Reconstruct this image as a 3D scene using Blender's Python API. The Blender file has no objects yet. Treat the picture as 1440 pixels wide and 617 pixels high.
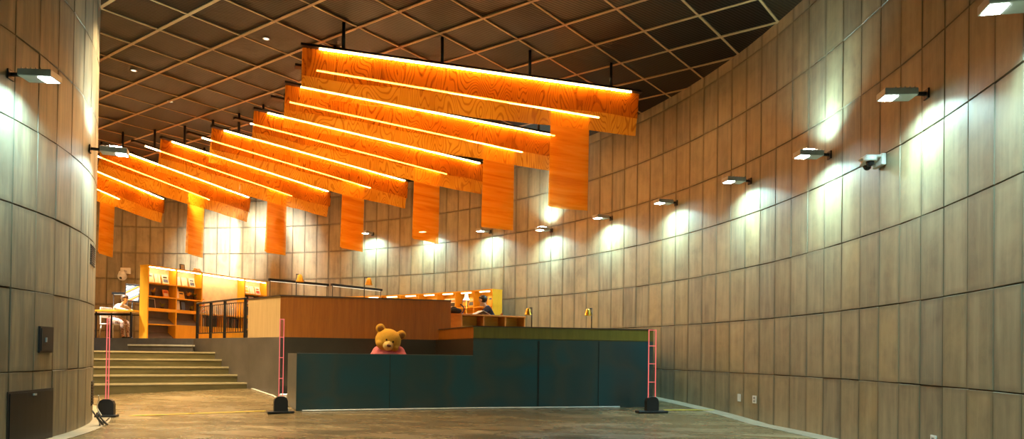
import bpy, bmesh, math, random
from mathutils import Vector, Matrix
random.seed(7)
PI = math.pi
rad = math.radians
scene = bpy.context.scene
COL = scene.collection

# ------------------------------------------------------------------ helpers
def link(o, parent=None):
    COL.objects.link(o)
    if parent is not None:
        o.parent = parent
    return o

def obj(name, bm, mats, parent=None, smooth=False):
    me = bpy.data.meshes.new(name)
    bmesh.ops.recalc_face_normals(bm, faces=bm.faces[:])
    bm.to_mesh(me); bm.free()
    if not isinstance(mats, (list, tuple)):
        mats = [mats]
    for m in mats:
        me.materials.append(m)
    if smooth:
        for p in me.polygons: p.use_smooth = True
    return link(bpy.data.objects.new(name, me), parent)

def tag(o, label, cat, group=None, kind=None):
    o['label'] = label; o['category'] = cat
    if group: o['group'] = group
    if kind: o['kind'] = kind
    return o

def struct(o):
    o['kind'] = 'structure'; return o

def empty(name, label, cat, loc=(0, 0, 0), rotz=0.0, group=None):
    o = bpy.data.objects.new(name, None); COL.objects.link(o)
    o.empty_display_size = .2
    o.location = loc; o.rotation_euler = (0, 0, rotz)
    return tag(o, label, cat, group)

def copy_tree(o, parent=None):
    c = o.copy(); COL.objects.link(c)
    if parent is not None:
        c.parent = parent
    for ch in list(o.children):
        copy_tree(ch, c)
    return c

def nb(): return bmesh.new()

def box(bm, lo, hi, M=None, mat=0, bev=0.0):
    x0, y0, z0 = lo; x1, y1, z1 = hi
    co = [(x0,y0,z0),(x1,y0,z0),(x1,y1,z0),(x0,y1,z0),(x0,y0,z1),(x1,y0,z1),(x1,y1,z1),(x0,y1,z1)]
    vs = [bm.verts.new(M @ Vector(c) if M is not None else c) for c in co]
    fs = [bm.faces.new([vs[i] for i in f]) for f in ((0,3,2,1),(4,5,6,7),(0,1,5,4),(1,2,6,5),(2,3,7,6),(3,0,4,7))]
    for f in fs: f.material_index = mat
    if bev > 0:
        es = list({e for f in fs for e in f.edges})
        r = bmesh.ops.bevel(bm, geom=es, offset=bev, segments=2, affect='EDGES', profile=.5)
        for f in r['faces']: f.material_index = mat
    return bm

def cyl(bm, p0, p1, r0, r1=None, seg=12, mat=0, caps=True):
    if r1 is None: r1 = r0
    p0 = Vector(p0); p1 = Vector(p1); d = (p1 - p0).normalized()
    a = d.orthogonal().normalized(); b = d.cross(a)
    A = []; B = []
    for k in range(seg):
        t = 2*PI*k/seg; w = a*math.cos(t) + b*math.sin(t)
        A.append(bm.verts.new(p0 + w*r0)); B.append(bm.verts.new(p1 + w*r1))
    for k in range(seg):
        f = bm.faces.new((A[k], A[(k+1)%seg], B[(k+1)%seg], B[k])); f.material_index = mat; f.smooth = True
    if caps:
        f = bm.faces.new(A[::-1]); f.material_index = mat
        f = bm.faces.new(B); f.material_index = mat
    return bm

def tube(bm, pts, r, seg=8):
    pts = [Vector(p) for p in pts]
    rings = []
    for i, p in enumerate(pts):
        d = (pts[min(i+1, len(pts)-1)] - pts[max(i-1, 0)]).normalized()
        a = d.cross(Vector((0, 0, 1)))
        if a.length < 1e-4: a = d.orthogonal()
        a.normalize(); b = d.cross(a)
        rings.append([bm.verts.new(p + (a*math.cos(2*PI*k/seg) + b*math.sin(2*PI*k/seg))*r) for k in range(seg)])
    for A, B in zip(rings, rings[1:]):
        for k in range(seg):
            f = bm.faces.new((A[k], A[(k+1)%seg], B[(k+1)%seg], B[k])); f.smooth = True
    bm.faces.new(rings[0][::-1]); bm.faces.new(rings[-1])
    return bm

def ball(bm, c, r, M=None, seg=20, ring=12, mat=0):
    rx, ry, rz = r if isinstance(r, (tuple, list)) else (r, r, r)
    T = Matrix.Translation(c) @ (M if M is not None else Matrix.Identity(4)) @ Matrix.Diagonal((rx, ry, rz, 1))
    res = bmesh.ops.create_uvsphere(bm, u_segments=seg, v_segments=ring, radius=1, matrix=T)
    for v in res['verts']:
        for f in v.link_faces:
            f.material_index = mat; f.smooth = True
    return bm

def lathe(bm, prof, c=(0, 0, 0), seg=20, mat=0):
    rings = []
    for r, z in prof:
        rings.append([bm.verts.new((c[0] + r*math.cos(2*PI*k/seg), c[1] + r*math.sin(2*PI*k/seg), c[2] + z)) for k in range(seg)])
    for A, B in zip(rings, rings[1:]):
        for k in range(seg):
            f = bm.faces.new((A[k], A[(k+1)%seg], B[(k+1)%seg], B[k])); f.smooth = True; f.material_index = mat
    f = bm.faces.new(rings[0][::-1]); f.material_index = mat
    f = bm.faces.new(rings[-1]); f.material_index = mat
    return bm

def prism(bm, poly, z0, z1, mat=0):
    A = [bm.verts.new((p[0], p[1], z0)) for p in poly]; B = [bm.verts.new((p[0], p[1], z1)) for p in poly]
    n = len(poly)
    bm.faces.new(A[::-1]).material_index = mat; bm.faces.new(B).material_index = mat
    for k in range(n):
        bm.faces.new((A[k], A[(k+1)%n], B[(k+1)%n], B[k])).material_index = mat
    return bm

def wall_seg(bm, p, q, th, z0, z1, mat=0, bev=0.0):
    """vertical slab from p to q, thickness th to the left of the direction p>q"""
    p = Vector((p[0], p[1], 0)); q = Vector((q[0], q[1], 0)); L = (q - p).length
    M = Matrix.Translation(p) @ Matrix.Rotation(math.atan2(q.y-p.y, q.x-p.x), 4, 'Z')
    return box(bm, (0, 0, z0), (L, th, z1), M, mat, bev)

def from_modifiers(o):
    dg = bpy.context.evaluated_depsgraph_get(); dg.update()
    me = bpy.data.meshes.new_from_object(o.evaluated_get(dg))
    o.modifiers.clear(); o.data = me
    for p in me.polygons: p.use_smooth = True
    return o

def remesh(o, vox, smooth_it=4):
    m = o.modifiers.new('r', 'REMESH'); m.mode = 'VOXEL'; m.voxel_size = vox
    s = o.modifiers.new('s', 'SMOOTH'); s.iterations = smooth_it; s.factor = .5
    mats = [m_ for m_ in o.data.materials]
    from_modifiers(o)
    if not o.data.materials:
        for m_ in mats: o.data.materials.append(m_)
    return o

def skin(name, verts, edges, mat, parent, sub=2):
    """verts: list of (x, y, z, r); one continuous tapered surface"""
    me = bpy.data.meshes.new(name)
    me.from_pydata([v[:3] for v in verts], edges, [])
    o = link(bpy.data.objects.new(name, me), parent)
    o.modifiers.new('k', 'SKIN')
    sv = me.skin_vertices[0].data
    for i, v in enumerate(verts):
        sv[i].radius = (v[3], v[4] if len(v) > 4 else v[3])
    sv[0].use_root = True
    s = o.modifiers.new('s', 'SUBSURF'); s.levels = sub; s.render_levels = sub
    from_modifiers(o)
    o.data.materials.clear(); o.data.materials.append(mat)
    return o

ORD = ['first','second','third','fourth','fifth','sixth','seventh','eighth','ninth','tenth','eleventh','twelfth','thirteenth','fourteenth','fifteenth','sixteenth','seventeenth','eighteenth']

# ------------------------------------------------------------------ materials
class NT:
    def __init__(self, name):
        self.m = bpy.data.materials.new(name); self.m.use_nodes = True
        self.t = self.m.node_tree; self.t.nodes.clear()
        self.out = self.n('ShaderNodeOutputMaterial')
    def n(self, typ, ins=None, **kw):
        d = self.t.nodes.new(typ)
        for k, v in kw.items(): setattr(d, k, v)
        if ins:
            for k, v in ins.items():
                s = d.inputs[k]
                if hasattr(v, 'is_output') or isinstance(v, bpy.types.NodeSocket): self.t.links.new(v, s)
                else: s.default_value = v
        return d
    def math(self, op, a, b=0.0, clamp=False):
        d = self.n('ShaderNodeMath', {0: a, 1: b}, operation=op); d.use_clamp = clamp
        return d.outputs[0]
    def ramp(self, fac, stops, interp='LINEAR'):
        d = self.n('ShaderNodeValToRGB', {'Fac': fac}); r = d.color_ramp; r.interpolation = interp
        while len(r.elements) < len(stops): r.elements.new(.5)
        for e, (p, c) in zip(r.elements, stops):
            e.position = p; e.color = (*c, 1) if len(c) == 3 else c
        return d.outputs['Color']
    def mix(self, fac, a, b, mode='MIX'):
        d = self.n('ShaderNodeMix', data_type='RGBA', blend_type=mode)
        for s, v in ((d.inputs[0], fac), (d.inputs[6], a), (d.inputs[7], b)):
            if isinstance(v, bpy.types.NodeSocket): self.t.links.new(v, s)
            else: s.default_value = (*v, 1) if isinstance(v, tuple) and len(v) == 3 else v
        return d.outputs[2]
    def coords(self, kind='Object', scale=(1, 1, 1), rot=(0, 0, 0), loc=(0, 0, 0)):
        c = self.n('ShaderNodeTexCoord')
        return self.n('ShaderNodeMapping', {'Vector': c.outputs[kind], 'Scale': scale, 'Rotation': rot, 'Location': loc}).outputs[0]
    def noise(self, vec, scale, detail=3, rough=.55, dist=0.0):
        return self.n('ShaderNodeTexNoise', {'Vector': vec, 'Scale': scale, 'Detail': detail, 'Roughness': rough, 'Distortion': dist}).outputs['Fac']
    def pbr(self, color, rough=.5, metal=0.0, bump=None, bstr=.2, bdist=.01, **kw):
        b = self.n('ShaderNodeBsdfPrincipled')
        def put(s, v):
            if isinstance(v, bpy.types.NodeSocket): self.t.links.new(v, b.inputs[s])
            else: b.inputs[s].default_value = (*v, 1) if isinstance(v, tuple) and len(v) == 3 else v
        put('Base Color', color); put('Roughness', rough); put('Metallic', metal)
        for k, v in kw.items(): put(k.replace('_', ' '), v)
        if bump is not None:
            bn = self.n('ShaderNodeBump', {'Height': bump, 'Strength': bstr, 'Distance': bdist})
            self.t.links.new(bn.outputs[0], b.inputs['Normal'])
        self.t.links.new(b.outputs[0], self.out.inputs[0])
        return self.m

def plain(name, c, rough=.5, metal=0.0, var=.12, scale=6.0):
    t = NT(name); v = t.coords()
    n = t.noise(v, scale, 4)
    lo = tuple(x*(1-var) for x in c); hi = tuple(min(1, x*(1+var)) for x in c)
    return t.pbr(t.ramp(n, [(.3, lo), (.7, hi)]), rough, metal)

def emit(name, c, s):
    t = NT(name); e = t.n('ShaderNodeEmission', {'Color': (*c, 1), 'Strength': s})
    t.t.links.new(e.outputs[0], t.out.inputs[0]); return t.m

def wood(name, a, b, scale=(1, 1, 1), rough=.4, freq=3.0):
    t = NT(name); v = t.coords('Object', scale)
    n = t.noise(v, freq, 5, .6, .4); n2 = t.noise(v, freq*6, 3, .5)
    f = t.math('ADD', t.math('MULTIPLY', n, .75), t.math('MULTIPLY', n2, .25))
    return t.pbr(t.ramp(f, [(.3, a), (.7, b)]), rough, 0, bump=f, bstr=.05)

# wall panels: patinated tiles, each with its own tone, darker worn edges
def panel_mat(name, tones):
    t = NT(name)
    g = t.n('ShaderNodeNewGeometry'); r = g.outputs['Random Per Island']
    base = t.ramp(r, [(i/(len(tones)-1), c) for i, c in enumerate(tones)])
    v = t.coords('Object')
    shift = t.n('ShaderNodeVectorMath', {0: v, 1: t.n('ShaderNodeCombineXYZ', {0: t.math('MULTIPLY', r, 37.0), 1: t.math('MULTIPLY', r, 91.0), 2: 0.0}).outputs[0]}, operation='ADD').outputs[0]
    n1 = t.noise(shift, 2.6, 5, .62, .3)
    st = t.n('ShaderNodeMapping', {'Vector': shift, 'Scale': (9, 9, .9)}).outputs[0]
    n2 = t.noise(st, 1.0, 4, .6)
    c = t.mix(t.math('MULTIPLY', t.math('SUBTRACT', n1, .40, True), 2.1, True), base, (.135, .110, .070), 'MIX')
    c = t.mix(t.math('MULTIPLY', t.math('SUBTRACT', n2, .44, True), 2.0, True), c, (.43, .35, .21), 'MIX')
    uv = t.n('ShaderNodeSeparateXYZ', {0: t.n('ShaderNodeTexCoord').outputs['UV']})
    u, w = uv.outputs[0], uv.outputs[1]
    eu = t.math('MINIMUM', u, t.math('SUBTRACT', 1.0, u))
    ew = t.math('MULTIPLY', t.math('MINIMUM', w, t.math('SUBTRACT', 1.0, w)), 1.9)
    e = t.math('ADD', t.math('MINIMUM', eu, ew), t.math('MULTIPLY', t.math('SUBTRACT', n1, .5), .10))
    k = t.n('ShaderNodeMapRange', {0: e, 1: 0.0, 2: .13, 3: .40, 4: 0.0}).outputs[0]
    c = t.mix(k, c, (.07, .055, .035))
    ro = t.math('ADD', .42, t.math('MULTIPLY', n2, .22))
    return t.pbr(c, ro, .15, bump=n1, bstr=.12, bdist=.02)

M_WALL = panel_mat('outer wall panels', [(.25,.20,.115), (.33,.265,.15), (.205,.18,.12), (.37,.28,.14), (.28,.235,.145), (.32,.245,.12), (.22,.195,.135)])
M_DRUM = panel_mat('drum wall panels', [(.165,.15,.105), (.20,.18,.125), (.15,.14,.105), (.18,.165,.115)])
M_JOINT = plain('joint backing', (.02, .017, .013), .8)

def floor_mat():
    t = NT('polished floor'); v = t.coords('Object', (1, 1, 1), (0, 0, rad(8)))
    v2 = t.n('ShaderNodeMapping', {'Vector': v, 'Scale': (.30, .75, 1)}).outputs[0]
    n1 = t.noise(v2, .9, 4, .55, 1.4); n2 = t.noise(v2, 3.6, 4, .55, .8)
    f = t.math('ADD', t.math('MULTIPLY', n1, .72), t.math('MULTIPLY', n2, .28))
    c = t.ramp(f, [(.34, (.105, .076, .036)), (.48, (.145, .108, .053)), (.56, (.185, .140, .071)), (.68, (.30, .235, .13))])
    ro = t.n('ShaderNodeMapRange', {0: n2, 1: .3, 2: .7, 3: .18, 4: .34}).outputs[0]
    return t.pbr(c, ro, 0, bump=n1, bstr=.05, bdist=.01)
M_FLOOR = floor_mat()
M_APRON = plain('pale floor border', (.27, .235, .165), .45, 0, .15, 3)

def ceil_mat():
    t = NT('ceiling mesh panels')
    g = t.n('ShaderNodeNewGeometry'); r = g.outputs['Random Per Island']
    v = t.coords('Object', (1, 1, 1), (0, 0, rad(52.5)))
    w = t.n('ShaderNodeTexWave', {'Vector': v, 'Scale': 6.0, 'Distortion': .6, 'Detail': 1.0, 'Detail Scale': 3.0}, wave_type='BANDS', bands_direction='X').outputs['Fac']
    c = t.ramp(r, [(0, (.006, .003, .0012)), (.3, (.013, .007, .003)), (.6, (.055, .032, .014)), (.85, (.027, .016, .007)), (1, (.008, .004, .002))])  # random panel tones paint in brightness that shifts with view angle
    c = t.mix(t.math('MULTIPLY', w, .8), c, (.006, .004, .002))
    return t.pbr(c, .5, .15, bump=w, bstr=.25, bdist=.01, Specular_IOR_Level=.18)
M_CEIL = ceil_mat()
M_GRID = plain('ceiling grid bars', (.46, .27, .11), .5, .1)
M_CEILBACK = plain('ceiling void', (.02, .016, .012), .9)

def steel_mat():
    t = NT('blackened steel'); v = t.coords('Object')
    st = t.n('ShaderNodeMapping', {'Vector': v, 'Scale': (1.9, 1.9, .10)}).outputs[0]
    n1 = t.noise(st, .8, 1.5, .4, .35); n2 = t.noise(t.n('ShaderNodeMapping', {'Vector': v, 'Scale': (.8, .8, 1.8)}).outputs[0], 1.0, 1.5, .45, .8)
    f = t.math('ADD', t.math('MULTIPLY', n1, .66), t.math('MULTIPLY', n2, .34))
    c = t.ramp(f, [(.36, (.024, .090, .112)), (.47, (.042, .080, .086)), (.54, (.064, .086, .082)), (.66, (.034, .094, .108))])
    return t.pbr(c, .30, .45, bump=n2, bstr=.03, bdist=.02)
M_STEEL = steel_mat()
M_STEELW = plain('warm dark steel', (.17, .15, .13), .36, .4, .2, 1.5)
M_STEELD = plain('dark inner steel', (.042, .036, .026), .4, .4, .2, 1.5)
M_SEAM = plain('seam shadow line', (.012, .014, .014), .5)
M_EDGE = plain('counter edge steel', (.16, .15, .13), .35, .5)
M_WOODF = wood('brown veneer', (.215, .066, .004), (.33, .115, .009), (5, 5, .35), .38)
M_WOODL = wood('lit side veneer', (.46, .31, .14), (.58, .41, .20), (5, 5, .35), .4)  # parapet side: same wood, painted paler for the light falling on it
M_OLIVE = wood('olive-lit veneer', (.15, .115, .006), (.22, .17, .012), (4, 4, .35), .4)  # wood with the tint of greenish light put into its colour
M_CAP = plain('dark cap', (.06, .04, .025), .4)
M_SHELF = wood('orange shelf veneer', (.72, .36, .018), (.86, .48, .03), (1.5, 1.5, .4), .4)
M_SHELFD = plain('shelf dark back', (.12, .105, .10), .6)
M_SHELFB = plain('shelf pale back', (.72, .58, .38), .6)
M_DESK = wood('desk orange veneer', (.42, .17, .03), (.62, .28, .06), (1, 1, 3), .4)
M_DESKI = wood('desk yellow interior', (.5, .3, .04), (.66, .42, .07), (1, 1, 3), .5)
M_STAIR = wood('stair stone', (.095, .082, .030), (.19, .16, .065), (.6, .6, 3), .45, 2.5)
M_NOSE = plain('stair nosing', (.50, .43, .26), .4)
M_PLAT = wood('platform boards', (.32, .2, .08), (.45, .3, .13), (1, 1, 1), .4)
M_FASC = plain('grey fascia', (.135, .135, .14), .4, .2)
M_BLACK = plain('black metal', (.012, .012, .013), .42, .3)
M_BLACKP = plain('black plastic', (.012, .011, .011), .5)
M_GREY = plain('lamp grey', (.34, .35, .33), .4, .2)
M_WHITE = plain('white plastic', (.72, .70, .64), .4)
M_DGLASS = plain('dark camera dome', (.01, .01, .012), .08)
M_BRASS = plain('brass', (.62, .40, .06), .28, .9)
M_LED = emit('warm led', (1.0, .53, .185), 88)
M_LEDSHELF = emit('shelf led', (1.0, .74, .40), 24)
M_LEDLOW = emit('low shelf led', (1.0, .74, .40), 9)
M_LENS = emit('flood lens', (.86, 1.0, .95), 45)
M_LEDBAR = emit('bar led', (1.0, .85, .6), 1.3)
M_UP = emit('uplight lens', (1.0, .8, .5), 4)
M_YEL = plain('yellow tape', (.62, .47, .03), .5)
M_WCORD = plain('white edging', (.62, .64, .60), .35)

def film(name, streak, tones, line, clear):
    t = NT(name)
    oi = t.n('ShaderNodeObjectInfo')
    c0 = t.n('ShaderNodeTexCoord').outputs['Object']
    off = t.n('ShaderNodeCombineXYZ', {0: t.math('MULTIPLY', oi.outputs['Random'], 53.0), 1: 0.0, 2: t.math('MULTIPLY', oi.outputs['Random'], 17.0)}).outputs[0]
    v = t.n('ShaderNodeVectorMath', {0: c0, 1: off}, operation='ADD').outputs[0]
    if streak:
        m = t.n('ShaderNodeMapping', {'Vector': v, 'Scale': (.45, 1, 6)}).outputs[0]
        n = t.noise(m, 1.5, 5, .62, .5)
        col = t.ramp(n, [(.32, tones[0]), (.5, tones[1]), (.68, tones[2])])
    else:
        m = t.n('ShaderNodeMapping', {'Vector': v, 'Scale': (1.9, 1, .62)}).outputs[0]
        n = t.noise(m, 1.0, 2.0, .40, .5)
        s = t.math('SINE', t.math('MULTIPLY', n, 210.0))
        ln = t.n('ShaderNodeMapRange', {0: s, 1: .30, 2: 1.0, 3: 0.0, 4: 1.0}).outputs[0]
        big = t.noise(v, 1.1, 3, .5)
        col = t.mix(t.math('MULTIPLY', ln, .70), t.ramp(big, [(.35, tones[0]), (.5, tones[1]), (.66, tones[2])]), line)
    d = t.n('ShaderNodeBsdfDiffuse', {'Color': col}); tr = t.n('ShaderNodeBsdfTranslucent', {'Color': col})
    tp = t.n('ShaderNodeBsdfTransparent', {'Color': (1.0, .66, .34, 1)})
    a = t.n('ShaderNodeMixShader', {0: .5, 1: d.outputs[0], 2: tr.outputs[0]})
    b = t.n('ShaderNodeMixShader', {0: clear, 1: a.outputs[0], 2: tp.outputs[0]})
    t.t.links.new(b.outputs[0], t.out.inputs[0]); return t.m
M_FILM = film('grain printed orange film front', False, [(.36, .110, .006), (.52, .185, .010), (.64, .25, .016)], (.15, .032, .002), .40)
M_FILMB = film('grain printed orange film back', False, [(.78, .32, .016), (.88, .40, .024), (.95, .47, .035)], (.44, .14, .006), .44)
M_FILMV = film('streaked orange film', True, [(.72, .30, .012), (.92, .47, .03), (1.0, .60, .07)], None, .46)

def acrylic():
    t = NT('clear acrylic')
    g = t.n('ShaderNodeBsdfGlossy', {'Color': (1, 1, 1, 1), 'Roughness': .05})
    tp = t.n('ShaderNodeBsdfTransparent', {'Color': (.97, .92, .92, 1)})
    a = t.n('ShaderNodeMixShader', {0: .06, 1: tp.outputs[0], 2: g.outputs[0]})
    t.t.links.new(a.outputs[0], t.out.inputs[0]); return t.m
M_ACR = acrylic()
M_PINK = emit('glowing red acrylic edge', (1.0, .19, .16), .66)

M_PLUSH = plain('golden plush', (.58, .31, .025), .9, 0, .10, 60)
M_PLUSHL = plain('pale plush', (.70, .47, .14), .9, 0, .2, 40)
M_PLUSHD = plain('inner ear plush', (.30, .13, .02), .9, 0, .2, 40)
M_NOSE_B = plain('brown nose', (.10, .028, .015), .4)
M_EYE = plain('dark eye', (.012, .008, .006), .15)
M_PINKC = plain('pink knit', (.72, .17, .18), .85, 0, .18, 25)
M_SKIN = plain('skin', (.55, .33, .20), .5, 0, .08)
M_HAIR = plain('dark hair', (.012, .009, .007), .5)
M_HAIRB = plain('brown hair', (.09, .05, .025), .5)
M_NAVY = plain('navy cloth', (.022, .025, .06), .85)
M_TROUS = plain('grey cloth', (.08, .075, .07), .85)
M_CREAM = plain('cream cloth', (.66, .50, .34), .85)
def patterned():
    t = NT('patterned cloth'); n = t.n('ShaderNodeTexVoronoi', {'Vector': t.coords(), 'Scale': 16.0}).outputs['Distance']
    return t.pbr(t.ramp(n, [(.25, (.20, .09, .06)), (.45, (.66, .46, .32)), (.7, (.34, .18, .12))]), .85)
M_PATT = patterned()
M_BAG = plain('bag cloth', (.014, .012, .012), .95)
M_YLEAF = plain('yellow flower', (.62, .34, .02), .7)
M_SHADE = emit('glowing white shade', (1, .86, .6), 2.2)
M_LEAF = plain('plant leaf', (.22, .22, .03), .6)
M_POT = plain('dark pot', (.05, .03, .02), .5)
M_PAGE = plain('page white', (.80, .74, .62), .6)
M_BOOKC = [plain('cover ' + n, c, .5) for n, c in (('cream', (.78, .68, .5)), ('orange', (.75, .30, .06)), ('grey', (.32, .30, .28)), ('red', (.5, .07, .04)), ('blue', (.10, .16, .30)), ('brown', (.20, .10, .05)), ('yellow', (.75, .5, .08)), ('dark', (.03, .028, .03)))]

# ------------------------------------------------------------------ the place
CX, CY, R = -11.185, 8.255, 15.335          # centre and radius of the curved outer wall
DX, DY, DR = -12.607, 6.656, 7.57           # the inner drum
CEIL = 6.05
PLAT = 1.28
def fz(y): return min(.24, .06*max(0.0, y - 10.9))
def pol(cx, cy, r, deg, z=0.0): return Vector((cx + r*math.cos(rad(deg)), cy + r*math.sin(rad(deg)), z))
J = [-.12] + [.756 + .85*k for k in range(7)]      # panel joints
ROWS = list(zip(J, J[1:] + [CEIL + .1]))

def panel_wall(name, cx, cy, r, n, phase, mat, inward, th=.03):
    bm = nb(); uvl = bm.loops.layers.uv.new('UVMap')
    st = 360.0/n; gap = .006; sg = -1 if inward else 1
    for i in range(n):
        a0 = phase + i*st; a1 = a0 + st
        p0 = pol(cx, cy, r, a0); p1 = pol(cx, cy, r, a1)
        t = (p1 - p0).normalized(); nn = Vector((math.cos(rad((a0+a1)/2)), math.sin(rad((a0+a1)/2)), 0))*sg
        for (z0, z1) in ROWS:
            tl = [random.uniform(-.004, .004) for _ in range(4)]
            zj = random.uniform(-.0025, .0025)
            q = [p0 + t*gap*.5 + Vector((0,0,z0+gap*.5+zj)), p1 - t*gap*.5 + Vector((0,0,z0+gap*.5+zj)), p1 - t*gap*.5 + Vector((0,0,z1-gap*.5+zj)), p0 + t*gap*.5 + Vector((0,0,z1-gap*.5+zj))]
            if not inward:
                pass
            b = .005
            inn = [q[0] + t*b + Vector((0,0,b)), q[1] - t*b + Vector((0,0,b)), q[2] - t*b - Vector((0,0,b)), q[3] + t*b - Vector((0,0,b))]
            V0 = [bm.verts.new(x - nn*.02) for x in q]
            V1 = [bm.verts.new(x + nn*(.006 + d) - nn*.004) for x, d in zip(q, tl)]
            V2 = [bm.verts.new(x + nn*(.012 + d)) for x, d in zip(inn, tl)]
            W = (p1-p0).length; H = z1 - z0
            def uvf(co, k): 
                return [(0,0),(1,0),(1,1),(0,1)][k]
            iu = b/W; iv = b/H
            UV1 = [(0,0),(1,0),(1,1),(0,1)]; UV2 = [(iu,iv),(1-iu,iv),(1-iu,1-iv),(iu,1-iv)]
            f = bm.faces.new(V2)
            for l, uv in zip(f.loops, UV2): l[uvl].uv = uv
            for k in range(4):
                k2 = (k+1) % 4
                f = bm.faces.new((V1[k], V1[k2], V2[k2], V2[k]))
                for l, uv in zip(f.loops, (UV1[k], UV1[k2], UV2[k2], UV2[k])): l[uvl].uv = uv
                f = bm.faces.new((V0[k], V0[k2], V1[k2], V1[k]))
                for l, uv in zip(f.loops, (UV1[k], UV1[k2], UV1[k2], UV1[k])): l[uvl].uv = uv
    # solid backing drum
    bb = nb(); rb = r + (.018 if inward else -.018); rt = rb + (.25 if inward else -.25)
    N = n
    A, B, C_, D = [], [], [], []
    for i in range(N):
        a = phase + i*st
        for L, rr, z in ((A, rb, -.12), (B, rb, CEIL+.1), (C_, rt, CEIL+.1), (D, rt, -.12)):
            L.append(bb.verts.new(pol(cx, cy, rr, a, z)))
    for i in range(N):
        k = (i+1) % N
        for P, Q in ((A, B), (B, C_), (C_, D), (D, A)):
            bb.faces.new((P[i], P[k], Q[k], Q[i]))
    w = struct(obj(name, bm, mat))
    obj('backing', bb, M_JOINT, w)
    return w

panel_wall('wall_right', CX, CY, R, 217, 19.56, M_WALL, True)
panel_wall('wall_left', DX, DY, DR, 107, 4.55, M_DRUM, False)

# floor (rises gently beyond the entrance line)
bm = nb(); ys = [-8.5] + [10.9, 12.0, 13.5, 14.9, 24.5]
prev = None
for y in ys:
    row = [bm.verts.new((x, y, fz(y))) for x in (-28, -14, -6, 0, 6)]
    if prev:
        for k in range(4): bm.faces.new((prev[k], prev[k+1], row[k+1], row[k]))
    prev = row
o = struct(obj('floor', bm, M_FLOOR))
# pale border at the foot of the walls
bm = nb()
def ring_strip(bm, cx, cy, r0, r1, a0, a1, n, dz=.004):
    pv = None
    for i in range(n+1):
        a = a0 + (a1-a0)*i/n
        p = pol(cx, cy, r0, a); q = pol(cx, cy, r1, a)
        v = (bm.verts.new((p.x, p.y, fz(p.y)+dz)), bm.verts.new((q.x, q.y, fz(q.y)+dz)))
        if pv: bm.faces.new((pv[0], pv[1], v[1], v[0]))
        pv = v
ring_strip(bm, CX, CY, R-.30, R-.005, -30, 30, 90)
struct(obj('trim_1', bm, M_APRON))
bm = nb(); ring_strip(bm, DX, DY, DR+.005, DR+.24, -30, 50, 60)
struct(obj('trim_2', bm, M_APRON))

# ceiling: square mesh panels in a diagonal grid of bars
TA = rad(-37.0); uA = Vector((math.cos(TA), math.sin(TA), 0)); nA = Vector((-math.sin(TA), math.cos(TA), 0))
S = .885; A0 = 5.66; B0 = 7.78                                   # grid line offsets along nA and along -uA
bm = nb()
uB = nA; nB = -uA
def gp(i, j, z): return nA*(A0 + S*i) + nB*(B0 + S*j) + Vector((0, 0, z))
cells = []
for i in range(-26, 32):
    for j in range(-28, 36):
        c = gp(i+.5, j+.5, 0)
        d = math.hypot(c.x-CX, c.y-CY); dd = math.hypot(c.x-DX, c.y-DY)
        if d < R+.7 and dd > DR-.7: cells.append((i, j))
for (i, j) in cells:
    g = .018/S; tl = [random.uniform(-.008, .008) for _ in range(3)]
    vs = []
    for (a, b) in ((g, g), (1-g, g), (1-g, 1-g), (g, 1-g)):
        z = CEIL - .003 + tl[0]*.3 + tl[1]*(a-.5)*1.6 + tl[2]*(b-.5)*1.6
        vs.append((gp(i+a, j+b, z), gp(i+a, j+b, z+.02)))
    L0 = [bm.verts.new(v[0]) for v in vs]; L1 = [bm.verts.new(v[1]) for v in vs]
    bm.faces.new(L0); bm.faces.new(L1[::-1])
    for k in range(4): bm.faces.new((L0[k], L0[(k+1)%4], L1[(k+1)%4], L1[k]))
ceil = struct(obj('ceiling', bm, M_CEIL))
bm = nb()
ii = [c[0] for c in cells]; jj = [c[1] for c in cells]
for i in range(min(ii), max(ii)+2):
    js = [j for (a, j) in cells if a in (i, i-1)]
    if not js: continue
    p, q = gp(i, min(js), 0), gp(i, max(js)+1, 0)
    wall_seg(bm, p + nA*-.026, q + nA*-.026, .052 if (q-p).dot(uA) > 0 else -.052, CEIL-.016, CEIL+.01)
for j in range(min(jj), max(jj)+2):
    is_ = [i for (i, b) in cells if b in (j, j-1)]
    if not is_: continue
    p, q = gp(min(is_), j, 0), gp(max(is_)+1, j, 0)
    wall_seg(bm, p + nB*-.016, q + nB*-.016, .032, CEIL-.014, CEIL+.012)
obj('grid_bars', bm, M_GRID, ceil)
bm = nb(); box(bm, (-28, -9, CEIL+.35), (6, 25, CEIL+.45)); obj('void_slab', bm, M_CEILBACK, ceil)

# ------------------------------------------------------------------ platform, stairs
WFL = (-4.41, 13.72); WFR = (-1.53, 14.45); CFR = (-.66, 12.30); TR = (2.50, 12.80)
WLL = (-5.45, 14.89); R325 = (-5.96, 15.32); R272 = (-7.44, 16.87)
E1 = (-9.1, 17.55); E2 = (-11.2, 18.1); E3 = (-14.5, 18.6)
poly = [WFL, WFR, CFR, TR, (2.52, 15.1)]
a0 = math.degrees(math.atan2(15.1-CY, 2.2-CX)); a1 = 108
for k in range(31):
    p = pol(CX, CY, R-.03, a0+1.0 + (a1-a0-1.0)*k/30); poly.append((p.x, p.y))
poly += [E3, E2, E1, R272, R325, WLL]
bm = nb(); prism(bm, poly, -.1, PLAT, 1)
bm.faces.ensure_lookup_table()
bm.faces[1].material_index = 0
n = len(poly)
steel_edges = {0: 3, 1: 3, 2: 1, 3: 1, n-1: 2, n-2: 2, n-3: 2, n-4: 4, n-5: 4, n-6: 4}
for k in range(n):
    bm.faces[2+k].material_index = {3: 4, 1: 1, 2: 2, 4: 3}.get(steel_edges.get(k, 1), 1)
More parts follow.
